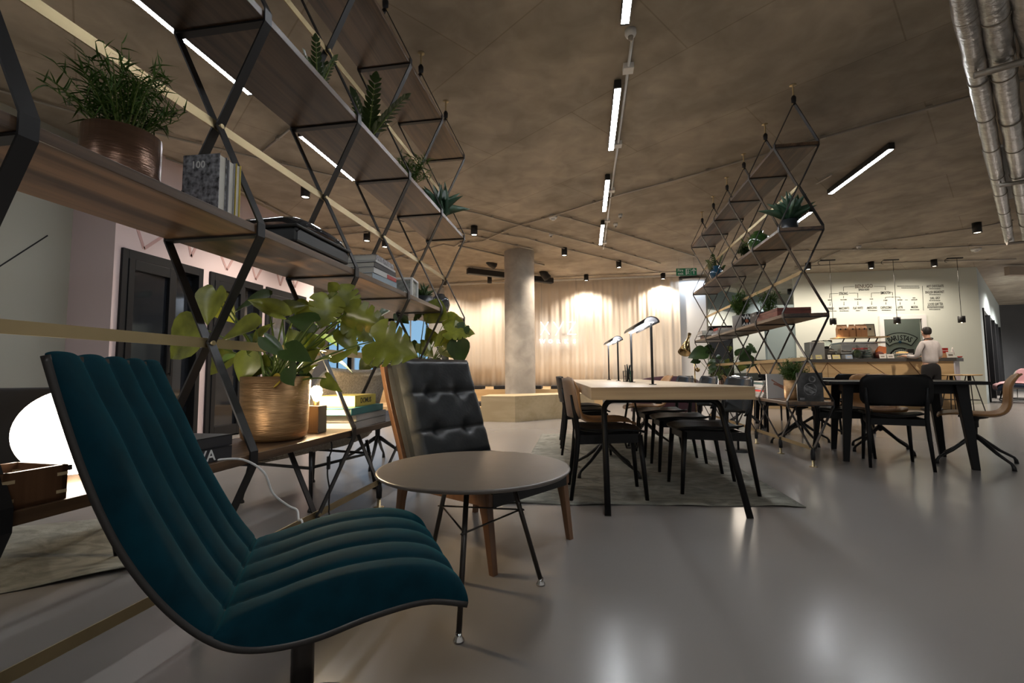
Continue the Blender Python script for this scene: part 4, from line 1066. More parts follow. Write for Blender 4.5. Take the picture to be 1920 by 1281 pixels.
m.lathe([(0, .335), (.10, .335), (.10, .318), (.03, .30), (0, .30)], (.12, Wc / 2, 0), 20)
m.lathe([(0, .0), (.17, .0), (.17, .008), (.05, .02), (.026, .05), (0, .05)], (.12, Wc / 2, 0), 36)
m.build('pedestal', M['bronze_tube'], ch)

# ------------------------------------------------------------------ round table
rt = thing('round_table', 'round taupe topped low table on three thin splayed legs', 'table', (-.442, 1.782, 0))
ZT = .478
MB().lathe([(0, ZT - .02), (.335, ZT - .02), (.366, ZT - .014), (.376, ZT - .004), (.374, ZT), (.366, ZT + .001), (0, ZT + .001)], n=72).build('tabletop', M['tantop'], rt)
feet = [(.246, .100), (.028, -.324), (-.229, .113)]
for fx, fy in feet:
    m = MB(); top = (fx * .52, fy * .52, ZT - .02); m.tube([top, (fx, fy, .02)], .0095, 10); lg = m.build('leg', M['bronze_tube'], rt)
    MB().lathe([(0, 0), (.018, 0), (.018, .006), (.011, .016), (.01, .028), (0, .028)], (fx, fy, 0), 16).build('foot', M['chrome'], lg)
m = MB(); zb = .30
def lp(f, z):
    k = .52 + .48 * (ZT - .02 - z) / (ZT - .04); return (f[0] * k, f[1] * k, z)
for a, b_ in ((0, 1), (1, 2), (2, 0)): 
    q0, q1 = Vector(lp(feet[a], zb)), Vector(lp(feet[b_], zb)); d = (q1 - q0) * .05; m.tube([q0 - d, q1 + d], .0035, 6)
m.build('stretcher', M['bronze_tube'], rt)

# ------------------------------------------------------------------ leather lounge chair
lc = thing('lounge_chair', 'black tufted leather lounge chair with walnut frame behind the round table', 'lounge chair', (-.413, 1.925, 0), -.571)
WL, BL = .602, .70
for sx, sy in ((0, 0), (0, 1), (-BL, 0), (-BL, 1)):
    y = sy * WL; x0, x1 = (-.055, .0) if sx == 0 else (-BL + .06, -BL); yi = .022 if sy == 0 else -.022
    m = MB(); vs = []
    for (x, z, w, d) in ((x1, 0, .028, .030), ((x0 + x1) / 2, .19, .038, .036), (x0, .335, .06, .04)):
        vs.append([(x - w / 2 + (.0 if sx else -.0), y - d / 2 + yi, z), (x + w / 2, y - d / 2 + yi, z), (x + w / 2, y + d / 2 + yi, z), (x - w / 2, y + d / 2 + yi, z)])
    m.grid(vs, smooth=False, close=True); m.add(vs[0], [(3, 2, 1, 0)]); m.add(vs[-1], [(0, 1, 2, 3)])
    m.build('leg', M['walnut_x'], lc, bevel=.004)
m = MB()
for y in (.004, WL - .034): m.add([(-.01, y, .275), (-.01, y, .335), (-BL + .04, y, .345), (-BL + .04, y, .265), (-.01, y + .03, .275), (-.01, y + .03, .335), (-BL + .04, y + .03, .345), (-BL + .04, y + .03, .265)], [(0, 3, 2, 1), (4, 5, 6, 7), (0, 1, 5, 4), (1, 2, 6, 5), (2, 3, 7, 6), (3, 0, 4, 7)])
m.build('side_rail', M['walnut_x'], lc, bevel=.004)
m = MB(); m.b2((-.035, .03, .27), (-.008, WL - .03, .325)); m.b2((-BL + .05, .03, .28), (-BL + .08, WL - .03, .33)); m.build('cross_rail', M['black'], lc)
# seat cushion: two pads
def pad(name, c0, c1, w0, w1, th, nu, nv, tufts, parent, mt, seams=()):
    """c0->c1 centre line (x,z) of the face; th thickness"""
    c0, c1 = Vector(c0), Vector(c1); d = (c1 - c0); L = d.length; d.normalize(); nrm = Vector((-d.y, d.x))
    rows = []
    for i in range(nu + 1):
        f = i / nu; r_ = []
        for j in range(nv + 1):
            g = j / nv
            e = min(1, min(f, 1 - f) * L / .05, min(g, 1 - g) * (w1 - w0) / .05); e = math.sin(e * PI / 2)
            dep = sum(.030 * math.exp(-(((f - tf) * L) ** 2 + ((g - tg) * (w1 - w0)) ** 2) / .0016) for tf, tg in tufts)
            dep += sum(.017 * math.exp(-abs((f - sf) * L) / .010) for sf in seams)
            dep -= .006 * math.sin(g * 23 + f * 9) * math.sin(f * 17 + g * 5) * .5
            h = th * (.45 + .55 * e) - dep * e
            p = c0 + d * (L * f) + nrm * h
            r_.append((p.x, w0 + (w1 - w0) * g, p.y))
        rows.append(r_)
    m = MB(); m.grid(rows)
    base = [[(c0.x + d.x * L * i / nu, w0 + (w1 - w0) * j / nv, c0.y + d.y * L * i / nu) for j in range(nv + 1)] for i in range(nu + 1)]
    for j in (0, nv): m.grid([[rows[i][j], base[i][j]] for i in range(nu + 1)])
    for i in (0, nu): m.grid([rows[i], base[i]])
    m.grid(base)
    return m.build(name, mt, parent)
pad('seat_cushion', (-.62, .325), (.0, .33), .02, WL - .02, .075, 40, 40, [(.35, .33), (.35, .67), (.7, .33), (.7, .67)], lc, M['leather'], (.35, .7))
pad('back_cushion', (-.80, .92), (-.585, .36), .035, WL - .035, .085, 60, 44, [(.36, .3), (.36, .7), (.72, .3), (.72, .7)], lc, M['leather'], (.36, .72))
o = children(lc)[-1]
for y in (.004, WL - .03):
    pts = smooth([(-.845, .90, 0), (-.80, .76, 0), (-.725, .58, 0), (-.655, .42, 0), (-.62, .30, 0)], 14)
    MB().strap([(p.x, y + .013, p.y) for p in pts], .026, .035, (0, 1, 0)).build('back_frame', M['walnut_x'], lc, bevel=.003)
m = MB()
pts = smooth([(-.835, .90, 0), (-.79, .76, 0), (-.712, .58, 0), (-.64, .42, 0), (-.60, .33, 0)], 14); m.grid([[(p.x, u, p.y) for u in (.028, WL - .028)] for p in pts])
m.build('back_panel', M['black'], lc, solid=.01)

# ------------------------------------------------------------------ dining chairs
def shell_grid(prof, widths, dish, n=12, m_=None):
    pr_ = smooth([(x, z, 0) for x, z in prof], n * 2); ws = smooth([(w, d, 0) for w, d in zip(widths, dish)], n * 2)
    rows = []
    for p, w in zip(pr_, ws):
        i = pr_.index(p); a = pr_[max(i - 1, 0)]; b_ = pr_[min(i + 1, len(pr_) - 1)]; t = (b_ - a).normalized(); nrm = Vector((-t.y, t.x, 0))
        if nrm.x + nrm.y < 0: nrm = -nrm
        rows.append([(p.x + nrm.x * w.y * (u * u), u * w.x / 2, p.y + nrm.y * w.y * (u * u)) for u in [-1, -.8, -.5, -.2, 0, .2, .5, .8, 1]])
    return rows
def wood_chair(label, loc, rz, bm='blackwood', sm='blackwood', grp=None):
    t = thing('dining_chair', label, 'chair', loc, rz, grp)
    rows = shell_grid([(.235, .435), (.22, .452), (.1, .455), (-.05, .442), (-.17, .448), (-.215, .462)], [.22, .36, .44, .44, .40, .34], [0, .006, .02, .03, .03, .02])
    MB().grid(rows).build('seat', M[sm], t, solid=.012)
    m = MB()
    rows = []
    for i in range(13):
        f = i / 12; z = .545 + .265 * f; hw = .25 * (1 - abs(2 * f - 1) ** 5 * .22); r_ = []
        for j in range(13):
            u = -1 + j / 6; r_.append((-.275 - .035 * f + .075 * u * u * (1 - .2 * f), u * hw, z + .0 * u))
        rows.append(r_)
    m.grid(rows); m.build('backrest', M[bm], t, solid=.011)
    for sy in (-1, 1):
        m = MB(); m.tube([(.225, sy * .185, 0), (.21, sy * .175, .2), (.19, sy * .165, .43)], [.0125, .016, .019], 10); m.build('leg', M['blackwood'], t)
        m = MB(); m.tube([(-.275, sy * .215, 0), (-.235, sy * .205, .28), (-.22, sy * .2, .43), (-.235, sy * .205, .56), (-.262, sy * .21, .70)], [.0125, .017, .019, .017, .011], 10); m.build('leg', M['blackwood'], t)
    m = MB()
    for sy in (-1, 1): m.strap([(.19, sy * .165, .41), (-.22, sy * .2, .40)], .02, .06, (0, 1, 0))
    m.strap([(.19, -.165, .405), (.19, .165, .405)], .02, .05, (1, 0, 0)); m.strap([(-.22, -.2, .40), (-.22, .2, .40)], .02, .055, (1, 0, 0))
    m.build('seat_frame', M['blackwood'], t)
    return t
def swivel_chair(label, loc, rz, sm='tanshell', grp=None, rb=R(45)):
    t = thing('swivel_chair', label, 'chair', loc, rz, grp)
    prof = [(.245, .415), (.22, .438), (.12, .448), (-.02, .438), (-.12, .435), (-.195, .462), (-.235, .53), (-.245, .62), (-.255, .71), (-.285, .78), (-.315, .81)]
    rows = shell_grid(prof, [.22, .38, .43, .43, .42, .41, .42, .44, .43, .38, .22], [0, .01, .02, .025, .03, .03, .03, .03, .03, .02, .01])
    MB().grid(rows).build('seat_shell', M[sm], t, solid=.013)
    m = MB(); m.lathe([(0, .43), (.10, .43), (.10, .415), (.04, .40), (.034, .38), (.034, .33), (.024, .325), (.022, .27), (.03, .22), (0, .2)], n=18)
    m.build('column', M['black'], t)
    for k in range(4):
        a = rb + k * PI / 2; c, s = math.cos(a), math.sin(a)
        m = MB(); m.tube([(.015 * c, .015 * s, .25), (.06 * c, .06 * s, .22), (.20 * c, .20 * s, .12), (.32 * c, .32 * s, .055), (.335 * c, .335 * s, .03), (.338 * c, .338 * s, .0)], [.02, .018, .014, .011, .014, .016], 8)
        m.build('leg', M['black'], t)
    return t
TR = R(4.2)        # turn of the oak table
OT = (.375, 4.76)
def tl(x, y):      # point in table coordinates
    a, b_ = rot2((x, y), TR); return (OT[0] + a, OT[1] + b_)
# rug
rg = MB(); nx, ny = 40, 50; rows = []
A, B_, Cc, Dd = Vector((-.55, 2.98)), Vector((1.33, 3.16)), Vector((1.25, 6.6)), Vector((-.63, 6.45))
rr = random.Random(4)
for j in range(ny + 1):
    r_ = []
    for i in range(nx + 1):
        u, v = i / nx, j / ny; p = (A * (1 - u) + B_ * u) * (1 - v) + (Dd * (1 - u) + Cc * u) * v
        e = .006 + (.009 * max(0, math.sin(u * 21 + 1)) * math.exp(-v * 30)); w_ = .012 * math.sin(u * 17) * math.exp(-v * 40)
        r_.append((p.x, p.y + w_, e + .001))
    rows.append(r_)
rg.grid(rows)
o = rg.build('rug', M['rug'], solid=.005); tag(o, 'faded grey green woven rug under the oak table', 'rug')
# oak table
ot = thing('work_table', 'long pale oak work table with thick top and black tube legs', 'table', (OT[0], OT[1], 0), TR)
OW, OL, OZt = .485, 1.86, .757
MB().b2((-OW, -OL, OZt - .078), (OW, OL, OZt)).build('tabletop', M['oaktop'], ot, bevel=.003)
MB().b2((-OW + .0, -OL - .0012, OZt - .077), (OW, -OL, OZt - .002)).build('end_board', M['oak'], ot)
for s in (-1, 1):
    y0 = s * (OL + .05); y1 = s * (OL - .30); zt = OZt - .095
    path = [(-.405, y0, 0)]
    for k in range(7):
        a = PI - k * PI / 12; path.append((-.31 + .07 * math.cos(a), y1 + (y0 - y1) * .1 * (1 - k / 6), zt - .07 + .07 * math.sin(a)))
    for k in range(7):
        a = PI / 2 - k * PI / 12; path.append((.31 + .07 * math.cos(a), y1 + (y0 - y1) * .1 * (k / 6), zt - .07 + .07 * math.sin(a)))
    path.append((.405, y0, 0))
    MB().tube(path, .019, 12).build('leg_frame', M['blackwood'], ot)
m = MB(); m.b2((-.02, -OL + .35, OZt - .125), (.02, OL - .35, OZt - .08)); m.build('beam', M['blackwood'], ot)
m = MB(); m.tube([(-.05, -.6, OZt - .1), (-.1, -.5, .3), (-.05, -.4, .16), (.05, -.35, .15), (.1, -.3, .3), (.05, -.2, OZt - .1)], .01, 6)
o = m.build('cable_loop', M['black'], ot)
# table lamps on the oak table
def bar_lamp(y0, y1, label):
    t = thing('desk_lamp', label, 'desk lamp', (*tl(.02, (y0 + y1) / 2), OZt), TR, 'bar lamps on the oak table')
    h = (y1 - y0) / 2
    for s in (-1, 1): MB().tube([(0, s * h, 0), (0, s * h, .47)], .0095, 10).build('pole', M['black'], t)
    rows = []
    for s in (-1, 1):
        rows.append([(.055 * math.cos(a) , s * (h + .03), .46 + .045 * math.sin(a)) for a in [PI * k / 10 for k in range(11)]])
    m = MB(); m.grid(rows); m.build('shade', M['steel'], t, solid=.003)
    MB().b2((-.018, -h - .01, .463), (.018, h + .01, .467)).build('light_strip', M['deskled'], t)
    m = MB()
    for s in (-1, 1): m.lathe([(0, 0), (.028, 0), (.028, .005), (0, .006)], (0, s * h, 0), 16)
    m.build('base_plate', M['black'], t)
    return t
bar_lamp(-1.24, -.36, 'black bar lamp on two poles, nearer one on the oak table')
bar_lamp(.52, 1.38, 'black bar lamp on two poles, farther one on the oak table')
p = at_z(1178, 716, OZt)
t = thing('pencil_cup', 'black wire pencil cup on the oak table between the lamps', 'pencil cup', (p.x - .0, 4.75, OZt))
m = MB()
for k in range(14):
    a = k * 2 * PI / 14; m.tube([(.045 * math.cos(a), .045 * math.sin(a), 0), (.05 * math.cos(a), .05 * math.sin(a), .11)], .0016, 4)
for z in (.002, .055, .108): m.tube([(.048 * math.cos(a), .048 * math.sin(a), z) for a in [k * 2 * PI / 20 for k in range(21)]], .002, 4)
m.build('cup', M['black'], t)
rr = random.Random(2)
for k in range(9):
    a, b_ = rr.uniform(0, 6.3), rr.uniform(.0, .03); mt = M['black'] if k > 1 else mat('green pencil', (.03, .2, .12), .5)
    o = MB().tube([(0, 0, 0), (.03 * math.cos(a + 2), .03 * math.sin(a + 2), .15 + .03 * rr.random())], .005 if k > 1 else .003, 6).build('pen' if k > 1 else 'pencil', mt, loc=(p.x + b_ * math.cos(a), 4.75 + b_ * math.sin(a), OZt + .003))
    tag(o, 'black pen standing in the wire cup' if k > 1 else 'green pencil standing in the wire cup', 'pen' if k > 1 else 'pencil', 'pens in the cup' if k > 1 else 'green pencils in the cup')
GO = 'chairs round the oak table'
wood_chair('black wooden chair at the near left corner of the oak table', (*tl(-.335, -1.40), 0), TR, grp=GO)
base = [c for c in scene.objects if c.get('label', '').startswith('black wooden chair at the near left')][0]
children(base)[1].data.materials[0] = M['tanshell'] if False else M['blackwood']
bk = [c for c in children(base) if c.name.startswith('backrest')][0]; bk.data = bk.data.copy(); bk.data.materials[0] = mat('tan ply', (.30, .19, .12), .5); tag(bk, 'tan plywood backrest')
sw = swivel_chair('tan swivel chair, second on the left side of the oak table', (*tl(-.28, -.72), 0), TR, grp=GO)
wc = wood_chair('black wooden chair, third on the left side of the oak table', (*tl(-.36, .28), 0), TR, grp=GO)
dup(wc, (*tl(-.36, .95), 0), TR, 'black wooden chair, farthest on the left side of the oak table', GO)
r1 = wood_chair('black wooden chair with grey shell back at the near right corner of the oak table', (*tl(.385, -1.23), 0), PI + TR, 'greyshell', 'blackwood', grp=GO)
dup(r1, (*tl(.40, -.52), 0), PI + TR - .03, 'grey backed chair, second on the right side of the oak table', GO)
dup(r1, (*tl(.40, .18), 0), PI + TR + .05, 'grey backed chair, third on the right side of the oak table', GO)
dup(sw, (*tl(.38, .92), 0), PI + TR, 'tan swivel chair, farthest on the right side of the oak table', GO)

# ------------------------------------------------------------------ black dining table group
BT = R(-19)
def bl(x, y, c=(2.96, 5.05)):
    a, b_ = rot2((x, y), BT); return (c[0] + a, c[1] + b_)
def black_table(label, c, w, d, rz):
    t = thing('dining_table', label, 'table', (*c, 0), rz)
    MB().b2((-w / 2, -d / 2, .722), (w / 2, d / 2, .75)).build('tabletop', M['blackwood'], t, bevel=.004)
    for sx in (-1, 1):
        for sy in (-1, 1):
            m = MB(); x, y = sx * (w / 2 - .16), sy * (d / 2 - .13)
            def q(cx, cy, s): return [(cx - s, cy - s, 0), (cx + s, cy - s, 0), (cx + s, cy + s, 0), (cx - s, cy + s, 0)]
            lo = [(a + sx * .05, b_ + sy * .03, 0) for a, b_, _ in q(x, y, .024)]; hi = [(a, b_, .722) for a, b_, _ in q(x, y, .042)]
            m.grid([lo, hi], smooth=False, close=True); m.add(lo, [(3, 2, 1, 0)]); m.build('leg', M['blackwood'], t, bevel=.004)
    m = MB()
    for s in (-1, 1): m.b2((-w / 2 + .2, s * (d / 2 - .15) - .012, .64), (w / 2 - .2, s * (d / 2 - .15) + .012, .722)); m.b2((s * (w / 2 - .18) - .012, -d / 2 + .18, .64), (s * (w / 2 - .18) + .012, d / 2 - .18, .722))
    m.build('apron', M['blackwood'], t)
    return t
black_table('black wooden dining table nearest on the right', (2.96, 5.05), 1.12, 1.0, BT)
GB = 'chairs round the black tables'
n1 = wood_chair('black wooden chair seen from behind at the near side of the right black table', (*bl(-.10, -.40), 0), BT + PI / 2, grp=GB)
t1 = swivel_chair('tan leather swivel chair with its back to the right edge of the photo', (3.49, 4.84, 0), R(147), rb=R(38), grp=GB)
dup(t1, (*bl(-.02, .48), 0), BT - PI / 2, 'tan swivel chair facing the camera across the right black table', GB)
w1 = dup(r1, (2.62, 5.24, 0), R(-27), 'dark shell backed chair at the left side of the right black table', GB)
dup(t1, (2.50, 5.98, 0), R(-30), 'tan swivel chair behind the dark shell chair, left of the black table', GB)
dup(t1, (2.95, 6.60, 0), R(-60), 'tan swivel chair directly behind the right black table, second from left', GB)
# further table behind the right shelving
black_table('black dining table behind the right shelving', (3.35, 7.75), 1.5, .8, R(-8))
dup(n1, (2.72, 7.15, 0), R(84), 'black wooden chair at the table behind the right shelving, back to the camera', GB)
dup(t1, (2.45, 7.75, 0), R(-10), 'tan swivel chair at the left end of the table behind the right shelving', GB)
dup(n1, (3.6, 7.2, 0), R(95), 'black wooden chair seen through the bottom of the right shelving', GB)
dup(n1, (3.1, 8.4, 0), R(-95), 'black wooden chair on the far side of the table behind the shelving', GB)

# ------------------------------------------------------------------ seats behind the left shelving
t = thing('armchair', 'beige woven armchair on black tube legs behind the gold pot', 'armchair', (-1.93, 3.02, 0), R(168))
rows = shell_grid([(.32, .24), (.30, .40), (.1, .43), (-.15, .40), (-.24, .46), (-.30, .62), (-.36, .80), (-.40, .88)], [.60, .64, .66, .66, .66, .64, .60, .50], [0, .01, .02, .03, .05, .06, .05, .03])
MB().grid(rows).build('seat_shell', M['beige'], t, solid=.07)
for sx, sy in ((-1, -1), (-1, 1), (1, -1), (1, 1)):
    m = MB(); m.tube([(sx * .25, sy * .27, .36), (sx * .3, sy * .31, .02)], .012, 8); m.lathe([(0, 0), (.02, 0), (.02, .01), (.012, .025), (0, .025)], (sx * .3, sy * .31, 0), 12); m.build('leg', M['steel'], t)
m = MB()
for sy in (-1, 1): m.tube([(-.27, sy * .29, .26), (.27, sy * .29, .26)], .01, 6)
m.tube([(-.26, -.29, .26), (-.26, .29, .26)], .01, 6); m.tube([(.26, -.29, .26), (.26, .29, .26)], .01, 6)
m.build('crossbar', M['steel'], t)
t = swivel_chair('low swivel lounge chair with teal shell glimpsed between gold pot and leather chair', (-1.98, 4.15, 0), R(60), 'velvet', 'seats behind the left shelving')
t = thing('armchair', 'black armchair behind the glowing globe lamp at the left edge', 'armchair', (-2.62, 1.84, 0), R(140))
rows = shell_grid([(.32, .30), (.30, .42), (.1, .42), (-.15, .38), (-.26, .44), (-.32, .58), (-.36, .74), (-.37, .80)], [.60, .62, .64, .64, .64, .64, .62, .56], [0, .01, .02, .03, .05, .06, .05, .03])
MB().grid(rows).build('seat_shell', M['blackfab'], t, solid=.05)
for sx, sy in ((-1, -1), (-1, 1), (1, -1), (1, 1)): MB().tube([(sx * .24, sy * .25, .38), (sx * .31, sy * .31, 0)], [.022, .013], 8).build('leg', M['blackwood'], t)
m = MB()
for sy in (-1, 1): m.tube([(.3, sy * .33, .3), (.28, sy * .34, .58), (-.3, sy * .33, .60)], .016, 8)
m.build('armrest', M['blackwood'], t)
rows = []
for j in range(21):
    r_ = []
    for i in range(31):
        u, v = i / 30, j / 20; p = (Vector((-3.7, .30)) * (1 - u) + Vector((-1.93, 1.78)) * u) * (1 - v) + (Vector((-4.6, 1.35)) * (1 - u) + Vector((-2.85, 2.35)) * u) * v
        r_.append((p.x, p.y, .007 + .014 * max(0, math.sin(u * 15)) * math.exp(-v * 9) + .012 * max(0, math.sin(v * 11 + 1)) * math.exp((u - 1) * 9)))
    rows.append(r_)
o = MB().grid(rows).build('rug', M['rug'], solid=.005); tag(o, 'rumpled grey rug behind the left shelving at the left edge', 'rug')

# ------------------------------------------------------------------ lounge corner beyond the oak table
t = thing('sofa', 'plum coloured sofa back seen beyond the far end of the oak table', 'sofa', (1.37, 8.35, 0), R(8))
rows = []
for i in range(25):
    a = PI * i / 24; rows.append([(.62 * math.cos(a), .28 * math.sin(a) , z) for z in (.18, .45)] + [(.60 * math.cos(a) * .98, .28 * math.sin(a), .45 + .34 * math.sin(a) ** .35 if 0 < i < 24 else .5)])
MB().grid([[(x * 1, -y, z) for x, y, z in r] for r in rows]).build('back_shell', M['plum'], t, solid=.07)
MB().b2((-.52, -.15, .22), (.52, .45, .44)).build('seat', M['plum'], t, bevel=.05, bseg=4)
for sx in (-1, 1):
    for sy in (-.1, .4): MB().tube([(sx * .45, sy, .23), (sx * .5, sy, 0)], .014, 8).build('leg', M['blackwood'], t)
# brass cone floor lamp
ps = at_y(1302, 740, 8.2); top = at_y(1303, 679, 8.2); j_ = at_y(1286, 640, 8.2)
t = thing('floor_lamp', 'tall brass floor lamp with a long cone shade beside the right shelving', 'floor lamp', (ps.x + .02, 8.2, 0))
MB().lathe([(0, 0), (.13, 0), (.13, .012), (.015, .02), (0, .02)], n=28).build('base', M['brasslamp'], t)
MB().tube([(0, 0, .02), (0, 0, top.z + .05)], .011, 8).build('pole', M['brasslamp'], t)
j2 = Vector((j_.x - ps.x - .02, 0, j_.z)); b2_ = Vector((0, 0, top.z))
m = MB(); dirn = (j2 - b2_).normalized(); m.tube([b2_ - dirn * .14, j2], .007, 6); m.ell(tuple(b2_ - dirn * .14), .04, 12); m.build('arm', M['brasslamp'], t)
a_ = at_y(1293, 626, 8.2) - Vector((ps.x + .02, 8.2, 0)); b_ = at_y(1277, 666, 8.2) - Vector((ps.x + .02, 8.2, 0)); L = (b_ - a_).length
ax = (b_ - a_ + Vector((0, -.22, 0))).normalized(); L *= 1.05
MB().lathe([(0, 0), (.03, 0), (.02, L * .25), (.034, L * .4), (.105, L)], a_, 32, axis=ax).build('shade', M['brasslamp'], t, solid=.003)
MB().ell(tuple(a_ + ax * L * .72), .035, 12).build('bulb', mat('lamp bulb', (1, .9, .7), emit=((1, .68, .34), 9)), t)
# glowing globe on a small side table
g = at_y(1379, 716, 5.3)
t = thing('side_table', 'small black side table under the far glowing lamp', 'side table', (g.x, 5.3, 0)); MB().lathe([(0, .58), (.16, .58), (.16, .60), (0, .60)], n=30).build('tabletop', M['black'], t); m = MB(); m.tube([(0, 0, .58), (0, 0, .01)], .012, 8); m.lathe([(0, 0), (.13, 0), (.13, .01), (0, .012)], n=24); m.build('stand', M['black'], t)
t = thing('globe_lamp', 'glowing dome shaped opal lamp beyond the near right corner of the oak table', 'table lamp', (g.x, 5.3, .602))
MB().lathe([(0, 0), (.06, 0), (.085, .05), (.09, .11), (.075, .17), (.04, .20), (0, .21)], n=30).build('opal_globe', M['globe'], t); MB().lathe([(0, -.0), (.05, .0), (.05, .012), (0, .012)], n=20).build('base', M['steelbright'], t)

# ------------------------------------------------------------------ plinth, stepped seating, cushions
def zcut(poly, z0, z1, m, name, label, cat, capm=None):
    cx = sum(p[0] for p in poly) / len(poly); cy = sum(p[1] for p in poly) / len(poly); rel = [(x - cx, y - cy) for x, y in poly]
    t = thing(name, label, cat, (cx, cy, 0)); MB().prism(rel, z0, z1 - .018).build('front_panel', m, t); MB().prism(rel, z1 - .018, z1).build('top_board', capm or m, t, bevel=.002); return t
zcut([(-1.87, 8.03), (-1.25, 8.0), (.15, 9.38), (.0, 9.8), (-.95, 9.3), (-1.35, 8.95), (-1.87, 8.75)], 0, .455, M['plylight'], 'plinth_bench', 'pale plywood faceted bench in front of the round concrete column', 'bench')
zcut([(-9, 8.85), (-1.95, 8.85), (-1.95, 10.3), (-9, 10.3)], 0, .2, M['ply'], 'seating_step', 'low plywood step, front row of the stepped seating', 'seating step')
zcut([(-9, 10.32), (.35, 10.32), (.35, 12.8), (-9, 12.8)], 0, .50, M['ply'], 'seating_step', 'high plywood step behind, running along the curtain under the black cushions', 'seating step')
cush = None
for i, px in enumerate((640, 690, 735, 800, 856, 891, 944, 1000, 1050)):
    q = at_y(px, 728, 10.55)
    lab = ['black seat cushion first from the left on the high step by the blue windows', 'black seat cushion second from the left on the high step by the blue windows', 'black seat cushion on the high step hidden mostly by the leather chair', 'black seat cushion behind the back of the leather chair',
           'black seat cushion just right of the leather chair on the high step', 'black seat cushion second to the right of the leather chair', 'black seat cushion partly hidden by the round column', 'black seat cushion right beside the column on the right', 'black seat cushion farthest right on the high step'][i]
    if cush is None:
        cush = MB().b2((-.2, -.2, 0), (.2, .2, .075)).build('seat_cushion', M['blackfab'], bevel=.015, bseg=3); c = cush
    else: c = cush.copy(); C.objects.link(c)
    c.location = (q.x, 10.57, .501); tag(c, lab, 'cushion', 'seat cushions on the stepped seating')
q = at_z(899, 764, .2)
c = cush.copy(); C.objects.link(c); c.location = (-2.2, 9.3, .201); tag(c, 'black seat cushion on the low front step left of the bench', 'cushion', 'seat cushions on the stepped seating')

# ------------------------------------------------------------------ neon sign on the curtain
p0_ = at_y(1048, 624, 12.86)
t = thing('neon_sign', 'white glowing XYZ WORKS neon sign in front of the curtain', 'neon sign', p0_)
def P_(px, py):
    q = at_y(px, py, 12.86); return (q.x - p0_.x, 0, q.z - p0_.z)
def strokes(lst, name, r=.0095):
    m = MB()
    for st in lst: m.tube([P_(*s) for s in st], r, 6)
    m.build(name, M['neon'], t)
strokes([[(1014, 604), (1030, 627)], [(1028, 604), (1014, 628)]], 'letter_x'); strokes([[(1038, 604), (1047, 616)], [(1056, 603), (1042, 629)]], 'letter_y'); strokes([[(1063, 604), (1079, 604), (1064, 627), (1080, 627)]], 'letter_z')
for ch_, px in zip('WORKS', (1017, 1032, 1047, 1062, 1077)):
    q = P_(px, 643.5); text(ch_, .15, M['neon'], t, 'letter_' + ch_.lower(), q, ext=.006)
m = MB()
for s in (-.48, .5): m.tube([(s, 0, .28), (s, .02, CEIL - p0_.z)], .003, 5)
m.build('hanging_wire', M['galv'], t)
# cool light strip washing the white end wall
t = thing('wall_washer', 'thin cool light strip above the white wall end beside the curtain', 'light strip', (2.95, 12.9, 3.38)); MB().b2((-.3, -.02, 0), (.3, .02, .03)).build('housing', M['white'], t)
lamp('AREA', 'wash_light', (0, 0, -.01), 5, (.72, .84, 1), .6, size_y=.04, direction=(0, .15, -1), parent=t)
# ================================================================== COFFEE COUNTER
CY, CT = 11.5, 1.135
t = thing('coffee_counter', 'long coffee counter with plywood front and dark worktop below the menu wall', 'counter', (6.2, CY, 0))
fx0, fx1 = -2.17, 1.82
m = MB(); m.prism([(fx0, .03), (fx1, .03), (fx1 + .42, .5), (fx1 + .42, .95), (fx0, .95)], .1, CT - .075, mi=0)
m.b2((fx0, .0, .0), (fx1, .9, .1), mi=0)
# v grooves of the front
gx = fx0 + .1; up_ = False
pts = [(-2.17, .98, -1.85, .55), (-1.50, .98, -1.72, .55), (-1.50, .98, -1.22, .55), (-.72, .98, -1.02, .55), (-.72, .98, -.12, .5), (.10, .98, .75, .55), (.95, .98, 1.4, .4)]
for a, z0, b_, z1 in pts: m.strap([(a, .028, z0 + .07), (b_, .028, z1)], .004, .014, (0, 1, 0), mi=1)
m.b2((-.72, .027, .1), (-.714, .031, CT - .08), mi=1)
m.build('front', [M['ply'], M['groove']], t)
MB().prism([(fx1, .028), (fx1 + .02, .02), (fx1 + .44, .49), (fx1 + .42, .51)], .1, CT - .076).build('end_panel', mat('pale marble panel', (.55, .54, .58), .3, noise=((6, 6, 1), .25, 6, 1.5)), t)
MB().prism([(fx0 - .06, -.02), (fx1 + .03, -.02), (fx1 + .62, .62), (fx1 + .62, .98), (fx0 - .06, .98)], CT - .075, CT).build('worktop', mat('dark stone worktop', (.07, .065, .06), .3), t)
def on(px, dy=.25): 
    q = at_y(px, 672, CY + dy); return (q.x, CY + dy, CT + .001)
def card(px, label, col, w=.13, h=.10, dy=.12, group='price cards on the counter'):
    t = thing('price_card', label, 'card', on(px, dy), 0, group)
    MB().box((0, .02, h / 2), (w, .004, h), rot=(-.25, 0, 0)).build('card', col, t); MB().b2((-w / 2, .0, 0), (w / 2, .04, .004)).build('stand', M['white'], t)
    MB().box((0, .0165, h * .45), (w * .6, .002, h * .3), rot=(-.25, 0, 0)).build('print', M['galv'], t)
cw = mat('white card', (.75, .73, .68), .6); cy_ = mat('yellow card', (.62, .55, .25), .6); cb = mat('blue yellow card', (.25, .32, .45), .6)
card(1521, 'yellow price card at the left end of the counter', cy_, .06); card(1536, 'cream price card left of the coffee grinder front', cy_); card(1556, 'narrow white card in front of the espresso machine', cw, .07)
card(1569, 'cream card with a drawing in front of the espresso machine', cy_, .16); card(1593, 'blue and yellow picture card in front of the espresso machine', cb, .14)
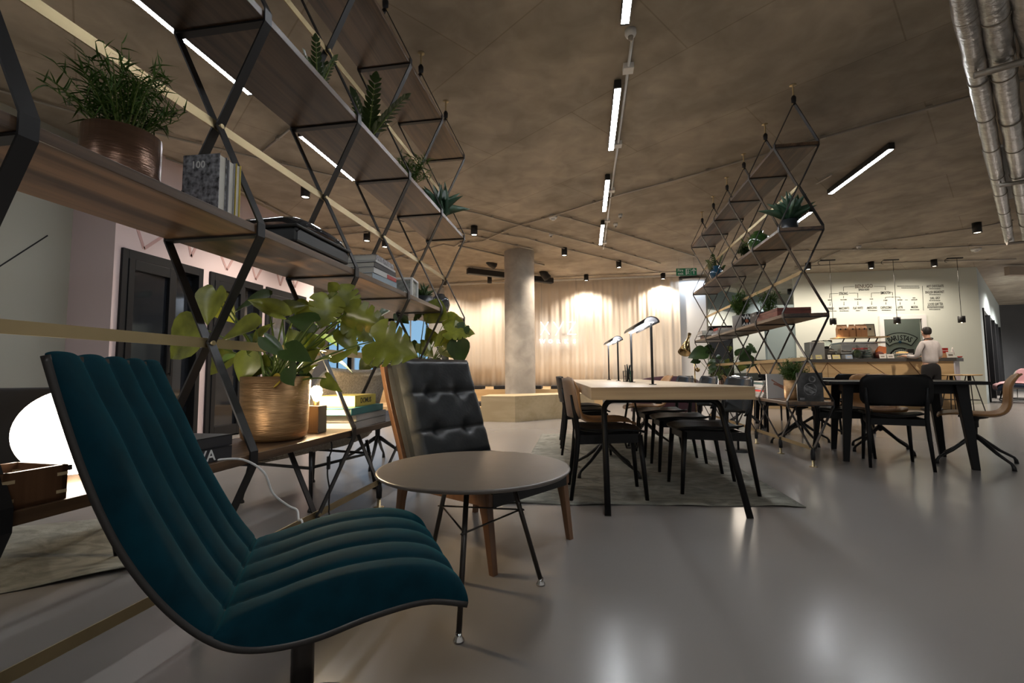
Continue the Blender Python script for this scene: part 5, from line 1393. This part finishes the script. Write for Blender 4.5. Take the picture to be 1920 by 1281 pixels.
card(1656, 'white card right of the orange bag', cw, .13); card(1671, 'white card second to the right of the orange bag', cw, .14); card(1784, 'large white card near the right end of the counter', cw, .15, .13)
# grinder
t = thing('coffee_grinder', 'grey box shaped coffee grinder with glass hopper at the left of the machine', 'coffee grinder', on(1527, .5))
MB().b2((-.15, -.15, 0), (.17, .15, .42)).build('body', M['steelbright'], t, bevel=.01); MB().lathe([(.03, .0), (.12, .14), (.12, .20)], (.28, 0, .26), 20).build('hopper', M['glassclear'], t, solid=.003); MB().ell((.28, 0, .30), (.06, .06, .05)).build('beans', M['trousers'], t); MB().b2((.2, -.07, 0), (.36, .07, .26)).build('dosing_head', M['black'], t); MB().ell((.05, 0, .44), (.09, .09, .03)).build('lid', M['black'], t)
# espresso machine with bags on top
ex = on(1607, .55)
t = thing('espresso_machine', 'long brushed steel espresso machine on the counter with a wooden shelf on top', 'espresso machine', ex)
m = MB(); m.b2((-.45, -.22, .12), (.35, .25, .36)); m.b2((-.42, -.18, 0), (.4, .2, .12)); m.build('body', M['steelbright'], t, bevel=.015)
MB().b2((-.2, -.226, .22), (.12, -.221, .26)).build('red_lettering_strip', mat('red script strip', (.5, .08, .08), .5), t)
MB().b2((-.45, -.24, .36), (.5, .22, .40)).build('top_rail', M['chrome'], t, bevel=.01)
m = MB()
for x in (-.3, -.05, .25, .42): m.tube([(x, 0, .40), (x + .05, 0, .50)], .015, 8)
m.build('support', M['black'], t)
MB().b2((-.46, -.2, .50), (.62, .22, .525)).build('shelf', M['ply'], t)
MB().lathe([(0, 0), (.12, 0), (.15, .1), (.12, .22), (.05, .26), (0, .26)], (-.62, 0, .02), 20).build('side_boiler', M['black'], t)
for i in range(3):
    MB().tube([(-.75 + i * .3, -.25, .2), (-.6 + i * .3, -.35, .17)], .015, 8).build('group_handle', M['black'], t)
for i, px in enumerate((1577, 1586, 1600, 1612, 1622)):
    q = on(px, .50); b = thing('coffee_bag', 'brown kraft coffee bag on top of the espresso machine, %s from the left' % ['first', 'second', 'third', 'fourth', 'fifth'][i], 'coffee bag', (q[0], q[1], CT + .528), .1 * (i % 2), 'kraft coffee bags')
    w_ = .060
    m = MB(); m.grid([[(-w_, -.045, 0), (w_, -.045, 0), (w_, .045, 0), (-w_, .045, 0)], [(-w_, -.05, .2), (w_, -.05, .2), (w_, .05, .2), (-w_, .05, .2)], [(-w_ * .97, -.012, .27), (w_ * .97, -.012, .27), (w_ * .97, .012, .27), (-w_ * .97, .012, .27)], [(-w_ * .95, -.006, .30), (w_ * .95, -.006, .30), (w_ * .95, .006, .30), (-w_ * .95, .006, .30)]], smooth=False, close=True); m.build('bag', M['kraft'], b)
    MB().lathe([(0, 0), (.02, 0), (.02, .003), (0, .003)], (0, -.049, .19), 14, axis=(0, -1, 0)).build('round_seal', M['ink'], b)
q = on(1634, .50); t = thing('framed_print', 'small black framed print leaning beside the kraft coffee bags', 'framed print', (q[0], q[1], CT + .53), 0)
m = MB(); m.box((0, 0, .15), (.22, .02, .31), rot=(-.12, 0, 0)); m.build('frame', M['black'], t); MB().box((0, -.012, .15), (.18, .004, .27), rot=(-.12, 0, 0)).build('print', mat('cream print', (.5, .48, .36), .6), t)
m = MB(); m.box((0, -.016, .11), (.1, .002, .08), rot=(-.12, 0, 0)); m.box((0, -.0155, .18), (.05, .002, .05), rot=(-.12, 0, 0)); m.build('bottle_drawing', M['ink'], t)
# glass jars, dome, orange bag
for px, lab, s, mt in ((1608, 'dark leafy glass jar on the counter in front of the espresso machine', .10, 'leafdark'), (1627, 'tall glass cloche stack on the counter right of the jar', .11, 'glassclear')):
    t = thing('glass_jar', lab, 'glass jar', on(px, .3)); MB().lathe([(0, 0), (s, 0), (s * 1.05, .16), (s * .6, .26), (s * .15, .32), (0, .33)], n=26).build('glass', M['glassclear'], t, solid=.003)
    if mt == 'leafdark': MB().ell((0, 0, .12), (.07, .07, .1)).build('filling', M['leafdark'], t)
    else:
        m = MB()
        for k in range(4): m.lathe([(0, .03 + k * .05), (.08 - k * .01, .03 + k * .05), (.085 - k * .01, .065 + k * .05), (0, .06 + k * .05)], n=20)
        m.build('stacked_bowls', mat('pale green glass', (.3, .42, .4), .1, trans=.5), t)
t = thing('paper_bag', 'crumpled orange and red bag on the counter left of the white cards', 'bag', on(1649, .3)); MB().ell((0, 0, .09), (.10, .08, .09), 10).build('bag', mat('dark fruit', (.12, .03, .02), .5), t); MB().add([(-.08, -.05, .1), (.12, -.05, .12), (.16, 0, .27), (.02, .02, .30), (-.06, .05, .2), (.1, .06, .13)], [(0, 1, 2), (0, 2, 3), (0, 3, 4), (1, 5, 2), (4, 3, 5)]).build('wrapping', mat('orange wrap', (.55, .14, .03), .5), t, solid=.004)
t = thing('cake_stand', 'low cake stand with pastries at the till', 'cake stand', on(1692, .35)); m = MB(); m.lathe([(0, 0), (.08, 0), (.02, .02), (.02, .09), (.19, .10), (.19, .11), (0, .11)], n=28); m.build('stand', M['white'], t); MB().ell((0, 0, .13), (.12, .1, .03), 12).build('pastries', mat('pastry', (.5, .3, .12), .7), t)
t = thing('till', 'black card till on a post beside the customer', 'till', on(1707, .5)); MB().b2((-.07, -.03, .02), (.07, .03, .22)).build('screen', M['black'], t); MB().b2((-.1, -.08, 0), (.1, .1, .02)).build('base', M['black'], t)
for i, px in enumerate((1767, 1773)):
    b = thing('tea_box', 'small red tea box on the wooden crate, %s one' % ('left', 'right')[i], 'tea box', (on(px, .3)[0], CY + .3, CT + .111), 0, 'red tea boxes'); MB().b2((-.035, -.04, 0), (.035, .04, .115)).build('box', K['red'], b); MB().b2((-.035, -.041, .05), (.035, -.0405, .06)).build('label_band', M['white'], b)
t = thing('wooden_crate', 'small wooden crate on the counter right of the customer', 'crate', on(1772, .3)); MB().b2((-.12, -.1, 0), (.12, .1, .11)).build('crate', M['kraft'], t)
t = thing('bottle', 'small clear bottle behind the white card at the right of the counter', 'bottle', on(1787, .4)); MB().lathe([(0, 0), (.03, 0), (.03, .16), (.012, .2), (.012, .24), (0, .24)], n=14).build('bottle', M['white'], t)
t = thing('bowl', 'tiny red bowl at the right end of the counter', 'bowl', on(1800, .2)); MB().lathe([(0, 0), (.03, 0), (.05, .03), (.045, .03), (.025, .006), (0, .006)], n=20).build('bowl', K['red'], t)
# stools
def stool(px, Yp, label):
    q = at_y(px, 702, Yp); t = thing('bar_stool', label, 'stool', (q.x, Yp, 0), 0, 'stools at the counter')
    MB().lathe([(0, q.z - .03), (.19, q.z - .03), (.2, q.z - .02), (.2, q.z), (0, q.z)], n=32).build('seat', M['ply'], t)
    for k in range(4):
        a = PI / 4 + k * PI / 2; MB().tube([(.05 * math.cos(a), .05 * math.sin(a), q.z - .03), (.20 * math.cos(a), .20 * math.sin(a), 0)], .009, 6).build('leg', M['black'], t)
    m = MB(); r = .155; m.tube([(r * math.cos(k * PI / 12), r * math.sin(k * PI / 12), .24) for k in range(25)], .007, 6); m.build('footring', M['black'], t); MB().tube([(0, 0, q.z - .13), (0, 0, q.z - .03)], .03, 8).build('hub', M['black'], t)
stool(1817, 10.9, 'plywood topped bar stool at the right end of the counter'); stool(1783, 11.0, 'plywood topped bar stool just right of the customer'); stool(1598, 10.9, 'plywood topped bar stool at the counter behind the tan chairs')

# ------------------------------------------------------------------ customer at the counter
def skin(name, vs, edges, m_, parent, sub=2, root=0):
    me = bpy.data.meshes.new(name); me.from_pydata([v[0] for v in vs], edges, []); me.materials.append(m_)
    o = bpy.data.objects.new(name, me); C.objects.link(o); o.parent = parent
    md = o.modifiers.new('skin', 'SKIN'); md.use_smooth_shade = True
    for i, v in enumerate(vs):
        r = v[1]; me.skin_vertices[0].data[i].radius = (r, r) if isinstance(r, (int, float)) else r
        me.skin_vertices[0].data[i].use_root = (i == root)
    s = o.modifiers.new('sub', 'SUBSURF'); s.levels = sub; s.render_levels = sub
    return o
pp = at_y(1742, 650, 10.95)
pn = thing('person', 'person in pale grey shirt and black trousers, back to us, at the counter', 'person', (pp.x, 10.95, 0), R(6))
# local frame: +Y forward (towards the counter), X right
body = [((0, 0, .96), (.12, .085)), ((0, 0, 1.10), (.12, .08)), ((0, .01, 1.28), (.135, .09)), ((0, .0, 1.42), (.13, .085)), ((0, .0, 1.50), (.055, .055)), ((-.01, .02, 1.56), (.05, .052)), ((-.015, .035, 1.635), (.068, .085)), ((-.015, .035, 1.70), (.075, .09)), ((-.015, .03, 1.755), (.055, .065)),
 ((-.14, -.0, 1.43), .05), ((-.19, .0, 1.33), .045), ((-.225, .05, 1.13), .038), ((-.27, .22, 1.16), .032), ((-.29, .31, 1.175), .026),
 ((.14, -.0, 1.43), .05), ((.19, .0, 1.32), .045), ((.225, .03, 1.12), .038), ((.20, .22, 1.17), .032), ((.19, .31, 1.175), .026),
 ((-.085, 0, .86), (.085, .09)), ((-.095, .01, .52), .055), ((-.10, -.01, .30), .05), ((-.105, -.01, .10), .035), ((-.11, .10, .035), .033),
 ((.085, 0, .86), (.085, .09)), ((.10, .01, .52), .055), ((.105, -.01, .30), .05), ((.11, -.01, .10), .035), ((.12, .10, .035), .033)]
ed = [(0, 1), (1, 2), (2, 3), (3, 4), (4, 5), (5, 6), (6, 7), (7, 8), (3, 9), (9, 10), (10, 11), (11, 12), (12, 13), (3, 14), (14, 15), (15, 16), (16, 17), (17, 18), (0, 19), (19, 20), (20, 21), (21, 22), (22, 23), (0, 24), (24, 25), (25, 26), (26, 27), (27, 28)]
# hands with five fingers
def hand(base, s):
    i0 = len(body); w_ = Vector(body[base][0]); body.append((tuple(w_ + Vector((0, .035, 0))), (.030, .014))); ed.append((base, i0)); palm = i0
    body.append((tuple(w_ + Vector((0, .075, -.004))), (.034, .012))); ed.append((palm, palm + 1)); kn = palm + 1
    for k, (dx, l) in enumerate(((-.028, .055), (-.010, .068), (.009, .064), (.026, .05))):
        j = len(body); c = w_ + Vector((dx, .095, -.004))
        body.append((tuple(c), .009)); body.append((tuple(c + Vector((dx * .15, l * .6, -.006))), .008)); body.append((tuple(c + Vector((dx * .2, l, -.018))), .0065)); ed.extend([(kn, j), (j, j + 1), (j + 1, j + 2)])
    j = len(body); body.append((tuple(w_ + Vector((-s * .035, .05, 0))), .010)); body.append((tuple(w_ + Vector((-s * .052, .085, -.006))), .008)); ed.extend([(palm, j), (j, j + 1)])
hand(13, -1); hand(18, 1)
skin('body', body, ed, M['skin'], pn)
# face details hidden from the camera side but present
m = MB(); m.ell((-.015, .125, 1.655), (.012, .022, .02), 10); m.ell((-.095, .03, 1.66), (.012, .018, .032), 10); m.ell((.065, .03, 1.66), (.012, .018, .032), 10)
m.build('nose_and_ears', M['skin'], pn)
m = MB(); m.ell((-.045, .115, 1.685), .011, 8); m.ell((.015, .115, 1.685), .011, 8); m.b2((-.04, .118, 1.612), (.01, .124, 1.618)); m.build('eyes_and_mouth', M['ink'], pn)
skin('hair', [((-.015, -.012, 1.60), (.062, .05)), ((-.015, .0, 1.655), (.080, .078)), ((-.015, .012, 1.71), (.086, .092)), ((-.015, .02, 1.755), (.07, .08)), ((-.015, .02, 1.785), (.035, .045))], [(0, 1), (1, 2), (2, 3), (3, 4)], M['hair'], pn)
skin('shirt', [((0, 0, .97), (.165, .13)), ((0, -.005, 1.12), (.155, .12)), ((0, -.01, 1.28), (.155, .115)), ((0, -.005, 1.40), (.145, .10)), ((-.005, 0, 1.49), (.07, .065)),
 ((-.135, -.005, 1.42), .064), ((-.19, 0, 1.33), .06), ((-.23, .05, 1.14), .052), ((-.268, .20, 1.165), .044), ((-.278, .235, 1.17), .038),
 ((.135, -.005, 1.42), .064), ((.19, 0, 1.32), .06), ((.23, .03, 1.13), .052), ((.205, .19, 1.17), .044), ((.20, .225, 1.175), .038)],
 [(0, 1), (1, 2), (2, 3), (3, 4), (3, 5), (5, 6), (6, 7), (7, 8), (8, 9), (3, 10), (10, 11), (11, 12), (12, 13), (13, 14)], M['shirt'], pn)
skin('trousers', [((0, 0, 1.05), (.15, .115)), ((0, -.01, .90), (.17, .13)), ((-.09, 0, .80), (.098, .11)), ((-.098, .01, .50), .078), ((-.105, -.01, .08), .062), ((.09, 0, .80), (.098, .11)), ((.102, .01, .50), .078), ((.112, -.01, .08), .062)],
 [(0, 1), (1, 2), (2, 3), (3, 4), (1, 5), (5, 6), (6, 7)], M['trousers'], pn)
m = MB(); m.b2((-.16, -.12, 1.0), (.16, .12, 1.035)); 
for s in (-1, 1): MB().ell((s * .113, .05, .04), (.05, .14, .04), 14).build('shoe', M['black'], pn)
MB().tube([(.075 * math.cos(a) - .005, .07 * math.sin(a), 1.515 - .02 * math.sin(a)) for a in [k * 2 * PI / 24 for k in range(25)]], .011, 6).build('lanyard', M['black'], pn)

# ------------------------------------------------------------------ menu lettering on the wall
MY = 13.522
mt = thing('menu_lettering', 'black coffee menu lettering painted as a branching chart on the mint wall', 'wall lettering', (7.9, MY, 2.9))
def MP(px, py):
    q = at_y(px, py, MY); return (q.x - 7.9, 0, q.z - 2.9)
def word(s, px, py, size, sx=1.0, m_=None): text(s, size * 1.05, m_ or M['ink'], mt, 'lettering', MP(px, py), sx=sx * .68, ext=.001)
word('BENUGO', 1620, 540, .135, 1.1, mat('brown lettering', (.16, .13, .11), .7)); word('ESPRESSO BLEND', 1620, 544.8, .066, .72)
word('STRONG', 1581.7, 553, .10, .78); word('SMOOTH', 1660.5, 551.5, .10, .78)
for s, px, py in (('NO MILK', 1556, 563.5), ('DASH OF MILK', 1582, 563), ('TEXTURED MILK', 1608.6, 562.4), ('WATER', 1634, 562), ('FOAMED', 1660.5, 564.2), ('MILK', 1674, 558), ('TEXTURED', 1687.5, 563.5), ('WITH', 1714, 559.8), ('CHOCOLATE', 1714, 563.2)): word(s, px, py, .042, .8)
for s, px, py in (('ESPRESSO', 1557, 580.5), ('MACCHIATO', 1583, 580), ('FLAT WHITE', 1609, 579.6), ('AMERICANO', 1635, 579.2), ('CAPPUCCINO', 1661.7, 578.7), ('LATTE', 1688, 578.2), ('MOCHA', 1715, 577.7)): word(s, px, py, .082, .72)
for s, px, py in (('HOT CHOCOLATE', 1753.5, 538.8), ('ENGLISH BREAKFAST', 1752.7, 550), ('EARL GREY', 1753.5, 561.2), ('LOOSE LEAF TEA', 1754, 572.3)): word(s, px, py, .088, .74)
m = MB()
def ln(*p, w=.008): 
    for a, b_ in zip(p, p[1:]): m.strap([MP(*a), MP(*b_)], .003, w, (0, 1, 0))
ln((1602, 537.4), (1581.6, 538.4), (1581.6, 546)); ln((1638.5, 537), (1660, 537.3), (1660, 544))
ln((1571.5, 550.3), (1556.2, 551), (1556.2, 559)); ln((1592, 549.8), (1608.5, 549.8), (1608.5, 558.5)); ln((1581.8, 555), (1581.8, 559))
ln((1650, 549.1), (1634, 549.6), (1634, 558)); ln((1669, 548.5), (1673.6, 548.5), (1673.6, 554)); ln((1670.5, 556.8), (1660.3, 557.5), (1660.3, 560.5)); ln((1677.5, 556.8), (1687.4, 557), (1687.4, 560))
for x, y0, y1 in ((1556.4, 566, 571.5), (1582.4, 566, 571), (1608.6, 565, 570.5), (1634.6, 565, 570), (1661.2, 566.5, 569.5), (1687.8, 566.5, 569.5), (1714.5, 566, 568.8)): ln((x, y0), (x, y1)); m.add([MP(x - 1, y1), MP(x + 1, y1), MP(x, y1 + 2)], [(0, 2, 1)])
ln((1697, 562.4), (1702, 562.3)); ln((1729.6, 536), (1731.4, 582))
m.build('chart_lines', M['ink'], mt)
m = MB(); rr = random.Random(1)
def dashes(px, py, w_, rows_=1):      # price lines, too small to read
    for k in range(rows_):
        x = px - w_ / 2
        while x < px + w_ / 2:
            l = rr.uniform(1.2, 2.6); q0, q1 = MP(x, py + k * 2.6), MP(min(x + l, px + w_ / 2), py + k * 2.6); m.strap([q0, q1], .003, .018, (0, 1, 0)); x += l + .8
for px, py in ((1560, 583.2), (1583, 583), (1609, 582.5), (1636, 582.2), (1662, 581.8), (1688.5, 581.2), (1715.5, 580.6)): dashes(px, py, 17 if px != 1609 else 8)
dashes(1703, 536.8, 41, 1); dashes(1707, 540.0, 34, 1)
for py in (541.6, 552.6, 563.8, 580.2): dashes(1753, py, 21)
dashes(1754, 574.4, 30, 2)
m.build('small_print', M['ink'], mt)
# baristas emblem on the service room wall
BY = 14.58
o0 = at_y(1690, 668, BY)
et = thing('wall_emblem', 'BARISTAS badge painted on the wall seen through the opening beside the customer', 'wall emblem', (o0.x, BY, o0.z))
def EP(px, py):
    q = at_y(px, py, BY); return Vector((q.x - o0.x, 0, q.z - o0.z))
cpt = EP(1689.5, 672); r_out = (EP(1689.5, 624.5) - cpt).length; r_in = (EP(1689.5, 642.5) - cpt).length; half = R(38)
def arc(r, a0, a1, n=24): return [(cpt.x + r * math.sin(a0 + (a1 - a0) * k / n), -.004, cpt.z + r * math.cos(a0 + (a1 - a0) * k / n)) for k in range(n + 1)]
m = MB(); m.grid([arc(r_out, -half, half), arc(r_in, -half, half)], smooth=False); m.build('banner', mat('pale banner', (.42, .46, .40), .7), et)
m = MB(); m.strap(arc(r_out, -half, half), .004, .022, (0, 1, 0)); m.strap(arc(r_in, -half, half), .004, .022, (0, 1, 0)); m.strap([arc(r_out, -half, half)[0], arc(r_in, -half, half)[0]], .004, .022, (0, 1, 0)); m.strap([arc(r_out, -half, half)[-1], arc(r_in, -half, half)[-1]], .004, .022, (0, 1, 0))
rd = (EP(1689.5, 653) - cpt).length; m.strap(arc(rd, -R(75), R(75)), .004, .04, (0, 1, 0))
m.build('outline', M['ink'], et)
MB().lathe([(0, 0), (rd * .92, 0), (rd * .92, .002), (0, .002)], (cpt.x, -.001, cpt.z), 40, axis=(0, -1, 0)).build('disc', mat('cream disc', (.5, .52, .46), .7), et)
m = MB()
for j in range(4):
    for k in range(-5 + j // 2, 6 - j // 2): m.b2((cpt.x + k * .045 - .012, -.006, cpt.z + .08 + j * .05), (cpt.x + k * .045 + .012, -.004, cpt.z + .10 + j * .05))
m.build('dot_rows', M['ink'], et)
MB().lathe([(0, 0), (.045, 0), (.045, .003), (0, .003)], (cpt.x, -.006, (EP(1689, 641.5)).z), 6, axis=(0, -1, 0)).build('blue_hexagon', mat('blue badge', (.03, .09, .16), .5), et)
hl = r_out - r_in
for k, c_ in enumerate('BARISTAS'):
    a = R(-27) + R(54) * k / 7 ; r = r_in + hl * .24
    text(c_, hl * .78, M['ink'], et, 'letter_' + c_.lower(), (cpt.x + r * math.sin(a), -.006, cpt.z + r * math.cos(a)), (PI / 2, a, 0), sx=.72, ext=.002)
lamp('POINT', 'service_room_light', (8.6, 14.1, 2.9), 7, (1, .93, .84), .1)
# far right lounge chairs
t = thing('armchair', 'blue grey armchair with rose seat at the right edge beyond the tan chair', 'armchair', (11.35, 14.2, 0), R(150))
rows = shell_grid([(.42, .30), (.38, .42), (.1, .44), (-.2, .40), (-.34, .46), (-.40, .62), (-.44, .80), (-.45, .86)], [.70, .80, .84, .84, .84, .82, .74, .60], [0, .03, .05, .07, .12, .14, .1, .05])
MB().grid(rows).build('seat_shell', M['navy'], t, solid=.07); MB().grid([[(x + .015, y * .86, z + .03) for x, y, z in r] for r in rows]).build('lining', M['rose'], t, solid=.01)
m = MB()
for sx in (-1, 1):
    m.tube([(sx * .25, -.3, .38), (sx * .32, -.36, .02), (sx * .32, .36, .02), (sx * .25, .3, .38)], .012, 6)
m.tube([(-.32, -.36, .02), (.32, -.36, .02)], .012, 6); m.build('leg_frame', M['frame_dark'], t)
t2 = dup(t, (12.6, 15.6, 0), R(200), 'pale lounge chair partly hidden behind the blue grey armchair')
for c in children(t2):
    if c.name.startswith('seat_shell'): c.data = c.data.copy(); c.data.materials[0] = M['beige']
